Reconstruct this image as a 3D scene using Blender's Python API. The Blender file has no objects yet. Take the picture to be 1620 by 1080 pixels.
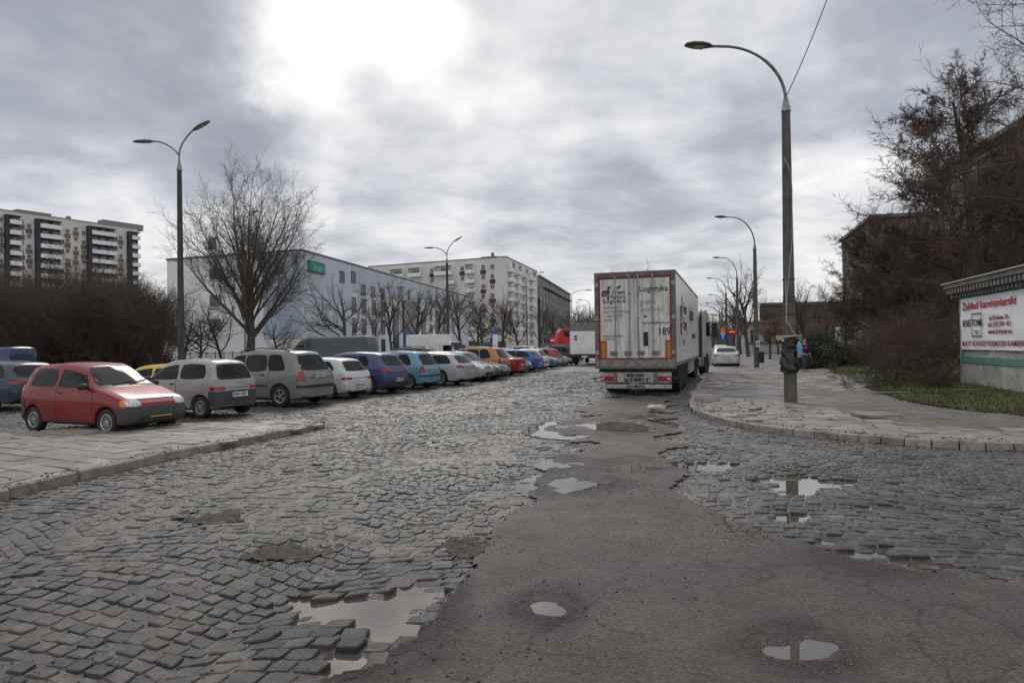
import bpy, math, random
import numpy as np
from mathutils import Vector, Matrix
from mathutils.bvhtree import BVHTree
PI = math.pi
R = math.radians
S = bpy.context.scene
COL = S.collection
# ------------------------------------------------------------------ camera
F = 1080.0; CX, CY = 810.0, 540.0; CH = 1.65
ROLL = R(0.8); PITCH = math.atan(7 / F)
fwd = Vector((0, math.cos(PITCH), math.sin(PITCH)))
up0 = Vector((0, -math.sin(PITCH), math.cos(PITCH)))
rt0 = Vector((1, 0, 0))
rt = rt0 * math.cos(ROLL) - up0 * math.sin(ROLL)
up = rt0 * math.sin(ROLL) + up0 * math.cos(ROLL)
CAMP = Vector((0, 0, CH))
cam = bpy.data.cameras.new('camera'); cam.lens = 24; cam.sensor_width = 36; cam.clip_end = 6000; cam.clip_start = 0.05
co = bpy.data.objects.new('camera', cam); COL.objects.link(co)
co.matrix_world = Matrix(((rt.x, up.x, -fwd.x, 0), (rt.y, up.y, -fwd.y, 0), (rt.z, up.z, -fwd.z, CH), (0, 0, 0, 1)))
S.camera = co
def ray(px, py):
    return (fwd + rt * ((px - CX) / F) + up * ((CY - py) / F)).normalized()
def G(px, py, z=0.0):
    d = ray(px, py); t = (z - CH) / d.z
    return Vector((d.x * t, d.y * t, z))
def AT(px, py, Y):
    d = ray(px, py); t = Y / d.y
    return CAMP + d * t
# ------------------------------------------------------------------ world
W = bpy.data.worlds.new('World'); S.world = W; W.use_nodes = True
nt = W.node_tree; nt.nodes.clear()
def N(t, k, **kw):
    n = t.nodes.new(k)
    for a, b in kw.items():
        if a == 'i':
            for c, v in b.items(): n.inputs[c].default_value = v
        else: setattr(n, a, b)
    return n
def Lk(t, a, b): t.links.new(a, b)
def mth(t, op, a, b=None, clamp=False):
    n = t.nodes.new('ShaderNodeMath'); n.operation = op; n.use_clamp = clamp
    for i, v in enumerate((a, b)):
        if v is None: continue
        if isinstance(v, (int, float)): n.inputs[i].default_value = v
        else: t.links.new(v, n.inputs[i])
    return n.outputs[0]
SUN_AZ, SUN_EL = -11.0, 37.0
tc = N(nt, 'ShaderNodeTexCoord')
D = tc.outputs['Generated']
sx = N(nt, 'ShaderNodeSeparateXYZ'); Lk(nt, D, sx.inputs[0])
zz = mth(nt, 'ADD', mth(nt, 'MAXIMUM', sx.outputs[2], 0.0), 0.16)
pr = N(nt, 'ShaderNodeCombineXYZ'); Lk(nt, mth(nt, 'DIVIDE', sx.outputs[0], zz), pr.inputs[0]); Lk(nt, mth(nt, 'DIVIDE', sx.outputs[1], zz), pr.inputs[1])
n1 = N(nt, 'ShaderNodeTexNoise', i={'Scale': 1.35, 'Detail': 8.0, 'Roughness': 0.5, 'Distortion': 0.35}); Lk(nt, pr.outputs[0], n1.inputs['Vector'])
n2 = N(nt, 'ShaderNodeTexNoise', i={'Scale': 4.2, 'Detail': 6.0, 'Roughness': 0.6}); Lk(nt, D, n2.inputs['Vector'])
wv = N(nt, 'ShaderNodeVectorMath', operation='SUBTRACT'); Lk(nt, n2.outputs['Color'], wv.inputs[0]); wv.inputs[1].default_value = (.5, .5, .5)
ws = N(nt, 'ShaderNodeVectorMath', operation='SCALE'); Lk(nt, wv.outputs[0], ws.inputs[0]); ws.inputs['Scale'].default_value = 0.26
wa = N(nt, 'ShaderNodeVectorMath', operation='ADD'); Lk(nt, D, wa.inputs[0]); Lk(nt, ws.outputs[0], wa.inputs[1])
wn = N(nt, 'ShaderNodeVectorMath', operation='NORMALIZE'); Lk(nt, wa.outputs[0], wn.inputs[0])
# (pixel x, pixel y, angular radius in pixels, weight): where the cloud deck is thin or thick
BL = [(580, 85, 150, .30), (430, 0, 110, .20), (520, 30, 130, .14), (650, 60, 90, .10), (130, 10, 320, -.22), (170, 150, 260, -.17), (60, 250, 200, .10), (480, 262, 70, .20),
      (250, 340, 130, .14), (420, 235, 90, -.18), (600, 270, 140, -.16), (740, 195, 55, .10), (770, 180, 150, .12), (660, 330, 110, .06), (880, 330, 170, -.20), (960, 110, 220, .05), (1180, 60, 200, .12), (1420, 190, 260, -.25), (1540, 60, 220, -.10),
      (1370, 350, 130, .34), (930, 430, 150, .16), (620, 400, 200, .06), (1050, 250, 180, -.10), (300, 210, 140, -.16), (120, 470, 200, .08),(830, 210, 120, .10)]
n3 = N(nt, 'ShaderNodeTexNoise', i={'Scale': 5.5, 'Detail': 9.0, 'Roughness': 0.6, 'Distortion': .3}); Lk(nt, pr.outputs[0], n3.inputs['Vector'])
v = mth(nt, 'ADD', mth(nt, 'ADD', mth(nt, 'MULTIPLY', mth(nt, 'SUBTRACT', n1.outputs['Fac'], .5), 1.25), mth(nt, 'MULTIPLY', mth(nt, 'SUBTRACT', n3.outputs['Fac'], .5), .5)), .53)
for bx, by, br, wt in BL:
    d = ray(bx, by)
    dp = N(nt, 'ShaderNodeVectorMath', operation='DOT_PRODUCT'); Lk(nt, wn.outputs[0], dp.inputs[0]); dp.inputs[1].default_value = d
    mr = N(nt, 'ShaderNodeMapRange', interpolation_type='SMOOTHERSTEP', i={1: math.cos(br / F * 1.15), 2: 1.0, 3: 0.0, 4: wt}); Lk(nt, dp.outputs['Value'], mr.inputs[0])
    v = mth(nt, 'ADD', v, mr.outputs[0])
cr = N(nt, 'ShaderNodeValToRGB'); e = cr.color_ramp
e.elements[0].position = 0.0; e.elements[0].color = (.27, .292, .34, 1)
e.elements[1].position = 1.0; e.elements[1].color = (.97, .96, .95, 1)
for p_, c_ in ((.3, (.39, .412, .46, 1)), (.55, (.60, .61, .64, 1)), (.8, (.81, .80, .795, 1))):
    q = e.elements.new(p_); q.color = c_
Lk(nt, v, cr.inputs[0])
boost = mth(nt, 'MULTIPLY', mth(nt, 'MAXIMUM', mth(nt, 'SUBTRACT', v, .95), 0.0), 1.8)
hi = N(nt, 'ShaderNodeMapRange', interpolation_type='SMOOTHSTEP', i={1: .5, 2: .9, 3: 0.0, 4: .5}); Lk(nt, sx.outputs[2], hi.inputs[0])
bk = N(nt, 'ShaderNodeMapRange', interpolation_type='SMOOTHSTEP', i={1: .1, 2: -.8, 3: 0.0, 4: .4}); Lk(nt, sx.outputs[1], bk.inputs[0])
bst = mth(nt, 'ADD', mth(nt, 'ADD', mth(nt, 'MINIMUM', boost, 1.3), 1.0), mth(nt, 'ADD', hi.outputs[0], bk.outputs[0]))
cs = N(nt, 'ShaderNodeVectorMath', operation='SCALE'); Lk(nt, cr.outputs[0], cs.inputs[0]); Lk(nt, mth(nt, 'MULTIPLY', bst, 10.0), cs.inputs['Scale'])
sk = N(nt, 'ShaderNodeTexSky', sky_type='NISHITA', sun_disc=False, sun_elevation=R(SUN_EL), sun_rotation=R(SUN_AZ))
mx = N(nt, 'ShaderNodeMix', data_type='RGBA'); mx.inputs['Factor'].default_value = .94
Lk(nt, sk.outputs[0], mx.inputs['A']); Lk(nt, cs.outputs[0], mx.inputs['B'])
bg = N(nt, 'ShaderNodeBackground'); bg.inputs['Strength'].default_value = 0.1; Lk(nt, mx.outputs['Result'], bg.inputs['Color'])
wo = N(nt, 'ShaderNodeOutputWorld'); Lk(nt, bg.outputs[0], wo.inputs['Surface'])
sun = bpy.data.lights.new('sun', 'SUN'); sun.energy = 1.0; sun.angle = R(20); sun.color = (1, .94, .86)
so = bpy.data.objects.new('sun', sun); COL.objects.link(so)
sd = Vector((math.sin(R(SUN_AZ)) * math.cos(R(SUN_EL)), math.cos(R(SUN_AZ)) * math.cos(R(SUN_EL)), math.sin(R(SUN_EL))))
so.rotation_euler = sd.to_track_quat('Z', 'Y').to_euler()
S.view_settings.view_transform = 'Standard'; S.view_settings.look = 'None'; S.view_settings.exposure = 0.2; S.view_settings.gamma = 1
# ------------------------------------------------------------------ materials
MATS = {}
def M(name, c=(.5, .5, .5), rough=.6, metal=0., c2=None, scale=5., detail=4., bump=0., bscale=None, spec=.28, coat=0., island=0., emit=0., contrast=(.35, .65), obj=True, c3=None, s3=1.2, r2=None, stretch=None):
    if name in MATS: return MATS[name]
    m = bpy.data.materials.new(name); m.use_nodes = True; t = m.node_tree
    b = t.nodes['Principled BSDF']
    b.inputs['Roughness'].default_value = rough; b.inputs['Metallic'].default_value = metal
    b.inputs['Specular IOR Level'].default_value = spec; b.inputs['Coat Weight'].default_value = coat; b.inputs['Coat Roughness'].default_value = .08
    b.inputs['Base Color'].default_value = (*c, 1)
    src = None
    def crd():
        tcn = N(t, 'ShaderNodeTexCoord'); o = tcn.outputs['Object' if obj else 'Generated']
        if stretch:
            mp = N(t, 'ShaderNodeMapping'); mp.inputs['Scale'].default_value = stretch; Lk(t, o, mp.inputs[0]); o = mp.outputs[0]
        return o
    if c2:
        n = N(t, 'ShaderNodeTexNoise', i={'Scale': scale, 'Detail': detail, 'Roughness': .6}); Lk(t, crd(), n.inputs['Vector'])
        mr = N(t, 'ShaderNodeMapRange', i={1: contrast[0], 2: contrast[1]}); Lk(t, n.outputs['Fac'], mr.inputs[0])
        x = N(t, 'ShaderNodeMix', data_type='RGBA'); x.inputs['A'].default_value = (*c, 1); x.inputs['B'].default_value = (*c2, 1); Lk(t, mr.outputs[0], x.inputs['Factor'])
        src = x.outputs['Result']
        if r2 is not None:
            mr2 = N(t, 'ShaderNodeMapRange', i={1: contrast[0], 2: contrast[1], 3: rough, 4: r2}); Lk(t, n.outputs['Fac'], mr2.inputs[0]); Lk(t, mr2.outputs[0], b.inputs['Roughness'])
    if c3:
        n = N(t, 'ShaderNodeTexNoise', i={'Scale': s3, 'Detail': 5.0, 'Roughness': .65}); Lk(t, crd(), n.inputs['Vector'])
        mr = N(t, 'ShaderNodeMapRange', i={1: .5, 2: .68}); Lk(t, n.outputs['Fac'], mr.inputs[0])
        x = N(t, 'ShaderNodeMix', data_type='RGBA'); Lk(t, src, x.inputs['A']); x.inputs['B'].default_value = (*c3, 1); Lk(t, mr.outputs[0], x.inputs['Factor'])
        src = x.outputs['Result']
    if island:
        g = N(t, 'ShaderNodeNewGeometry'); hs = N(t, 'ShaderNodeHueSaturation')
        mr = N(t, 'ShaderNodeMapRange', i={3: 1 - island, 4: 1 + island}); Lk(t, g.outputs['Random Per Island'], mr.inputs[0]); Lk(t, mr.outputs[0], hs.inputs['Value'])
        if src: Lk(t, src, hs.inputs['Color'])
        else: hs.inputs['Color'].default_value = (*c, 1)
        src = hs.outputs[0]
    if src: Lk(t, src, b.inputs['Base Color'])
    if bump:
        n = N(t, 'ShaderNodeTexNoise', i={'Scale': bscale or scale * 3, 'Detail': 6.0, 'Roughness': .65}); Lk(t, crd(), n.inputs['Vector'])
        bp = N(t, 'ShaderNodeBump', i={'Strength': bump, 'Distance': .02}); Lk(t, n.outputs['Fac'], bp.inputs['Height']); Lk(t, bp.outputs[0], b.inputs['Normal'])
    if emit:
        b.inputs['Emission Color'].default_value = (*c, 1); b.inputs['Emission Strength'].default_value = emit
    MATS[name] = m
    return m
# ------------------------------------------------------------------ objects
def tag(o, label=None, cat=None, group=None, kind=None):
    if label: o['label'] = label
    if cat: o['category'] = cat
    if group: o['group'] = group
    if kind: o['kind'] = kind
    return o
def empty(name, loc=(0, 0, 0), rz=0, label=None, cat=None, group=None):
    o = bpy.data.objects.new(name, None); COL.objects.link(o); o.location = loc; o.rotation_euler = (0, 0, rz); o.empty_display_size = .3
    return tag(o, label, cat, group)
def link_mesh(name, me, parent=None, loc=(0, 0, 0), rz=0):
    o = bpy.data.objects.new(name, me); COL.objects.link(o); o.location = loc; o.rotation_euler = (0, 0, rz)
    if parent: o.parent = parent
    return o
def dup(o, parent=None, loc=None, rz=None, sc=None):
    c = o.copy(); COL.objects.link(c)
    if parent: c.parent = parent
    if loc is not None: c.location = loc
    if rz is not None: c.rotation_euler = (0, 0, rz)
    if sc is not None: c.scale = (sc, sc, sc) if isinstance(sc, (int, float)) else sc
    for ch in o.children: dup(ch, c)
    return c
class MB:
    def __init__(s): s.v = []; s.f = []; s.m = []
    def add(s, vs, fs, mi=0):
        n = len(s.v); s.v += [tuple(v) for v in vs]
        for f in fs: s.f.append(tuple(i + n for i in f)); s.m.append(mi)
        return s
    def box(s, c, d, mi=0, rot=None, taper=1.0):
        hx, hy, hz = d[0] / 2, d[1] / 2, d[2] / 2
        vs = []
        for z, k in ((-hz, 1), (hz, taper)):
            for x, y in ((-hx, -hy), (hx, -hy), (hx, hy), (-hx, hy)): vs.append(Vector((x * k, y * k, z)))
        if rot: vs = [rot @ v for v in vs]
        C = Vector(c); vs = [v + C for v in vs]
        return s.add(vs, [(3, 2, 1, 0), (4, 5, 6, 7), (0, 1, 5, 4), (1, 2, 6, 5), (2, 3, 7, 6), (3, 0, 4, 7)], mi)
    def b2(s, a, b, mi=0):
        return s.box([(a[i] + b[i]) / 2 for i in range(3)], [abs(b[i] - a[i]) for i in range(3)], mi)
    def bev(s, a, b, r, mi=0):
        # box with bevelled edges (min a, max b)
        x0, y0, z0 = a; x1, y1, z1 = b
        vs = []
        for z, k in ((z0, r), (z0 + r, 0), (z1 - r, 0), (z1, r)):
            q = [(x0 + r, y0 + k), (x1 - r, y0 + k), (x1 - k, y0 + r), (x1 - k, y1 - r), (x1 - r, y1 - k), (x0 + r, y1 - k), (x0 + k, y1 - r), (x0 + k, y0 + r)]
            vs += [(p[0], p[1], z) for p in q]
        fs = [tuple(range(7, -1, -1)), tuple(range(24, 32))]
        for L_ in range(3):
            for i in range(8): j = (i + 1) % 8; fs.append((L_ * 8 + i, L_ * 8 + j, L_ * 8 + 8 + j, L_ * 8 + 8 + i))
        return s.add(vs, fs, mi)
    def tube(s, pts, rad, n=8, mi=0, cap=True):
        pts = [Vector(p) for p in pts]
        if isinstance(rad, (int, float)): rad = [rad] * len(pts)
        vs = []; fs = []; prev = None
        for i, p in enumerate(pts):
            d = (pts[min(i + 1, len(pts) - 1)] - pts[max(i - 1, 0)]).normalized()
            a = prev if prev is not None else (Vector((0, 0, 1)) if abs(d.z) < .9 else Vector((1, 0, 0)))
            u = (a - d * a.dot(d)).normalized(); w = d.cross(u); prev = u
            for k in range(n):
                t = 2 * PI * k / n; vs.append(p + (u * math.cos(t) + w * math.sin(t)) * rad[i])
        for i in range(len(pts) - 1):
            for k in range(n): j = (k + 1) % n; fs.append((i * n + k, i * n + j, (i + 1) * n + j, (i + 1) * n + k))
        if cap: fs.append(tuple(range(n - 1, -1, -1))); fs.append(tuple((len(pts) - 1) * n + k for k in range(n)))
        return s.add(vs, fs, mi)
    def lathe(s, prof, n=24, mi=0, mat=None, axis='z'):
        vs = []; fs = []
        for r, h in prof:
            for k in range(n):
                t = 2 * PI * k / n; c, q = r * math.cos(t), r * math.sin(t)
                v = Vector((c, q, h)) if axis == 'z' else Vector((c, h, q))
                vs.append(mat @ v if mat else v)
        for i in range(len(prof) - 1):
            for k in range(n):
                j = (k + 1) % n; f = (i * n + k, i * n + j, (i + 1) * n + j, (i + 1) * n + k)
                fs.append(f if axis == 'z' else f[::-1])
        return s.add(vs, fs, mi)
    def prism(s, poly, z0, z1, mi=0):
        n = len(poly); vs = [(p[0], p[1], z0) for p in poly] + [(p[0], p[1], z1) for p in poly]
        return s.add(vs, [tuple(range(n - 1, -1, -1)), tuple(range(n, 2 * n))] + [(i, (i + 1) % n, (i + 1) % n + n, i + n) for i in range(n)], mi)
    def mesh(s, name, mats, smooth=None):
        me = bpy.data.meshes.new(name); me.from_pydata(s.v, [], s.f)
        for m in (mats if isinstance(mats, (list, tuple)) else [mats]): me.materials.append(m)
        if len(set(s.m)) > 1: me.polygons.foreach_set('material_index', s.m)
        if smooth is not None:
            me.polygons.foreach_set('use_smooth', [True] * len(s.f))
            me.update(); me.set_sharp_from_angle(angle=R(smooth))
        me.update(); return me
    def build(s, name, mats, parent=None, smooth=None, loc=(0, 0, 0), rz=0):
        return link_mesh(name, s.mesh(name, mats, smooth), parent, loc, rz)
def text(s, size, mat, parent, mw, name='lettering', align='CENTER', ext=.002, sx=1.0, bold=0.0, label=None):
    cu = bpy.data.curves.new('t', 'FONT'); cu.body = s; cu.size = size; cu.extrude = ext; cu.align_x = align; cu.align_y = 'CENTER'; cu.offset = bold; cu.resolution_u = 2
    o = bpy.data.objects.new('t', cu); COL.objects.link(o)
    bpy.context.view_layer.update()
    me = bpy.data.meshes.new_from_object(o.evaluated_get(bpy.context.evaluated_depsgraph_get()))
    bpy.data.objects.remove(o); me.name = name
    if sx < 0:
        xs = [v.co.x for v in me.vertices]; sx = -sx / max(1e-4, max(xs) - min(xs))
    me.transform(mw @ Matrix.Diagonal((sx, 1, 1, 1)))
    me.materials.clear(); me.materials.append(mat)
    r = link_mesh(name, me, parent)
    if label: r['label'] = label
    return r
def npmesh(name, V, Fs, mats, smooth=False, parent=None):
    # V (n,3), Fs list of int arrays (m,k)
    me = bpy.data.meshes.new(name); V = np.asarray(V, dtype=np.float32)
    me.vertices.add(len(V)); me.vertices.foreach_set('co', V.ravel())
    loops = np.concatenate([f.ravel() for f in Fs]).astype(np.int32); tot = np.concatenate([np.full(len(f), f.shape[1]) for f in Fs]).astype(np.int32)
    me.loops.add(len(loops)); me.loops.foreach_set('vertex_index', loops)
    me.polygons.add(len(tot)); st = np.concatenate([[0], np.cumsum(tot)[:-1]]).astype(np.int32)
    me.polygons.foreach_set('loop_start', st); me.polygons.foreach_set('loop_total', tot)
    me.polygons.foreach_set('use_smooth', np.full(len(tot), smooth))
    for m in (mats if isinstance(mats, (list, tuple)) else [mats]): me.materials.append(m)
    me.update(calc_edges=True); me.validate()
    return link_mesh(name, me, parent)
rs = np.random.RandomState(7)
def vnoise(x, y, seed=0):
    # smooth value noise
    xi = np.floor(x).astype(np.int64); yi = np.floor(y).astype(np.int64); fx = x - xi; fy = y - yi
    fx = fx * fx * (3 - 2 * fx); fy = fy * fy * (3 - 2 * fy)
    def h(a, b):
        n = (a * 374761393 + b * 668265263 + seed * 1442695041) & 0xFFFFFFFF
        n = ((n ^ (n >> 13)) * 1274126177) & 0xFFFFFFFF
        return ((n ^ (n >> 16)) & 0xFFFF) / 65535.0
    return (h(xi, yi) * (1 - fx) + h(xi + 1, yi) * fx) * (1 - fy) + (h(xi, yi + 1) * (1 - fx) + h(xi + 1, yi + 1) * fx) * fy
def fbm(x, y, seed=0, oct=4):
    s = 0; a = .5; x = np.asarray(x, float); y = np.asarray(y, float)
    for o in range(oct): s = s + a * (vnoise(x * 2 ** o + 17.3 * o, y * 2 ** o - 9.1 * o, seed + o) - .5); a *= .5
    return s
def inpoly(x, y, poly):
    c = np.zeros(np.shape(x), bool); n = len(poly); j = n - 1
    for i in range(n):
        xi, yi = poly[i]; xj, yj = poly[j]
        if yi != yj: c ^= ((yi > y) != (yj > y)) & (x < (xj - xi) * (y - yi) / (yj - yi) + xi)
        j = i
    return c
def distpoly(x, y, poly):
    d = np.full(np.shape(x), 1e9); n = len(poly)
    for i in range(n):
        ax, ay = poly[i]; bx, by = poly[(i + 1) % n]; dx, dy = bx - ax, by - ay
        t = np.clip(((x - ax) * dx + (y - ay) * dy) / (dx * dx + dy * dy + 1e-9), 0, 1)
        d = np.minimum(d, np.hypot(x - ax - t * dx, y - ay - t * dy))
    return np.where(inpoly(x, y, poly), d, -d)
# ------------------------------------------------------------------ ground
g2 = lambda px, py: tuple(G(px, py)[:2])
HD = R(16.5)                       # street heading, clockwise from +Y
SD = Vector((math.sin(HD), math.cos(HD), 0)); SN = Vector((math.cos(HD), -math.sin(HD), 0))
# asphalt patch outline (apron in front, strip towards the lorry)
ASPH = [(-1.0, .2), g2(500, 1078), g2(560, 1072), g2(640, 1000), g2(712, 948), g2(742, 905), g2(785, 840), g2(838, 795), g2(850, 780), g2(850, 745), g2(900, 715), g2(930, 690), g2(870, 690), g2(862, 668), g2(900, 655), g2(925, 635), (3.3, 22), (5.0, 21),
        g2(1085, 640), g2(1085, 700), g2(1078, 740), g2(1060, 775), g2(1120, 800), g2(1210, 842), g2(1300, 868), g2(1400, 897), g2(1500, 915), g2(1640, 935), (12, 4), (9, .2)]
LKERB = [(-9.3, -4.0), (-7.6, 2.0)] + [g2(-60, 806), g2(0, 792), g2(120, 761), g2(230, 736), g2(320, 716), g2(400, 700), g2(460, 688), g2(505, 679), g2(514, 675)]
LWALK = LKERB + [g2(505, 671), g2(430, 673), g2(300, 677), g2(185, 681), g2(60, 690), g2(-80, 694), g2(-300, 700), (-24, 13), (-24, -4)]
RKERB = [(8.9, 32.5), g2(1113, 601), g2(1103, 614), g2(1094, 628), g2(1090, 640), g2(1092, 648), g2(1102, 656), g2(1125, 664), g2(1160, 674), g2(1210, 683), g2(1270, 690), g2(1350, 698), g2(1440, 705), g2(1530, 710), g2(1620, 713), (9.2, 9.9), (14, 9.2), (30, 7)]
GRASSR = [(17.6, 46.5), g2(1290, 576), g2(1310, 586), g2(1345, 603), g2(1390, 625), g2(1450, 645), g2(1530, 657), g2(1640, 668), (20, 11.5), (45, 9), (60, 50)]
PUD = [  # px, py, half width px, half height px, depth, on asphalt, angle
    (600, 985, 100, 52, .070, 0, 0), (545, 1042, 60, 34, .055, 0, 0), (655, 938, 55, 26, .05, 0, 0), (475, 958, 46, 26, .035, 0, 0),
    (900, 768, 62, 17, .05, 1, 0), (955, 679, 92, 12, .05, 1, 0), (1000, 739, 60, 9, .045, 1, 0), (900, 735, 40, 8, .035, 1, 0),
    (1262, 765, 75, 15, .05, 0, 0), (1365, 872, 70, 18, .05, 0, 0), (1450, 884, 95, 22, .055, 0, 0), (1310, 852, 34, 10, .04, 0, 0),
    (1272, 1032, 62, 22, .03, 1, 0), (868, 967, 42, 12, .022, 1, 0), (1120, 736, 45, 6, .04, 0, 0), (1560, 858, 40, 9, .035, 0, 0), (1245, 812, 30, 12, .03, 0, 0),
    (1015, 660, 40, 5, .04, 1, 0), (690, 700, 30, 4, .02, 0, 0),(1410, 800, 40, 6, .03, 0, 0)]
PL = []
for px, py, hw, hh, dep, on, an in PUD:
    a, b = G(px, py + hh), G(px, py - hh); c = G(px, py)
    PL.append((c.x * .5 + (a.x + b.x) * .25, (a.y + b.y) / 2, hw / F * c.y, (b.y - a.y) / 2, dep, on, (b - a).normalized()))
def dips(x, y, on):
    h = 0 * x
    for cx, cy, rx, ry, dep, o, ax in PL:
        if on == 1 and o == 0: continue
        dx, dy = x - cx, y - cy
        v = dy / ax.y if abs(ax.y) > .2 else dy; u = dx - v * ax.x
        q = np.sqrt((u / rx) ** 2 + (v / ry) ** 2) + 1.5 * fbm(x * 1.5, y * 1.5, 5) + 1.3 * fbm(x * 4, y * 4, 6, 4)
        t = np.clip((1.12 - q) / .6, 0, 1); h = np.maximum(h, dep * t * t * (3 - 2 * t))
    return h
def wetf(x, y):
    w = 0 * x
    for cx, cy, rx, ry, dep, o, ax in PL:
        dx, dy = x - cx, y - cy; v = dy / ax.y; u = dx - v * ax.x
        q = np.sqrt((u / (rx + .12)) ** 2 + (v / (ry + .2)) ** 2) + 1.1 * fbm(x * 1.6, y * 1.6, 77)
        w = np.maximum(w, np.clip((1.75 - q) / .9, 0, 1))
    return np.clip(np.maximum(w, 2.6 * (fbm(x * .6, y * .6, 78) - .06)), 0, 1)
def setwet(o):
    me = o.data; n = len(me.vertices); c = np.empty(n * 3, np.float32); me.vertices.foreach_get('co', c); c = c.reshape(-1, 3)
    at = me.attributes.new('wet', 'FLOAT', 'POINT'); at.data.foreach_set('value', wetf(c[:, 0], c[:, 1]).astype(np.float32)); return o
def H0(x, y): return .04 * fbm(x * .55, y * .55, 1, 3) + .02 * fbm(x * 2, y * 2, 3, 2)
def HC(x, y): return H0(x, y) - dips(x, y, 0) - .012
aspd = lambda x, y: distpoly(x, y, ASPH) + 2.0 * np.clip((y - 6.5) / 6, 0, 1) * (fbm(x * 1.1, y * 1.1, 14, 6) - .11) + .34 * fbm(x * 1.7, y * 1.7, 9) + .16 * fbm(x * 7, y * 7, 12, 3)
def HA(x, y):
    e = np.clip(aspd(x, y) / .35, 0, 1)
    return H0(x, y) * .8 - dips(x, y, 1) + .012 + .03 * e * (2 - e)
def grid(x0, x1, y0, y1, s):
    xs = np.arange(x0, x1, s); ys = np.arange(y0, y1, s); X, Y = np.meshgrid(xs, ys); return X, Y
def gridmesh(name, X, Y, Z, mat, keep=None, smooth=True):
    ny, nx = X.shape; idx = np.arange(nx * ny).reshape(ny, nx)
    q = np.stack([idx[:-1, :-1], idx[:-1, 1:], idx[1:, 1:], idx[1:, :-1]], -1).reshape(-1, 4)
    V = np.stack([X, Y, Z], -1).reshape(-1, 3)
    if keep is not None:
        k = keep.reshape(-1); q = q[k[q].all(1)]
        used = np.zeros(len(V), bool); used[q.ravel()] = True; mp = np.cumsum(used) - 1; V = V[used]; q = mp[q]
    return setwet(tag(npmesh(name, V, [q], mat, smooth), kind='structure'))
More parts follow.
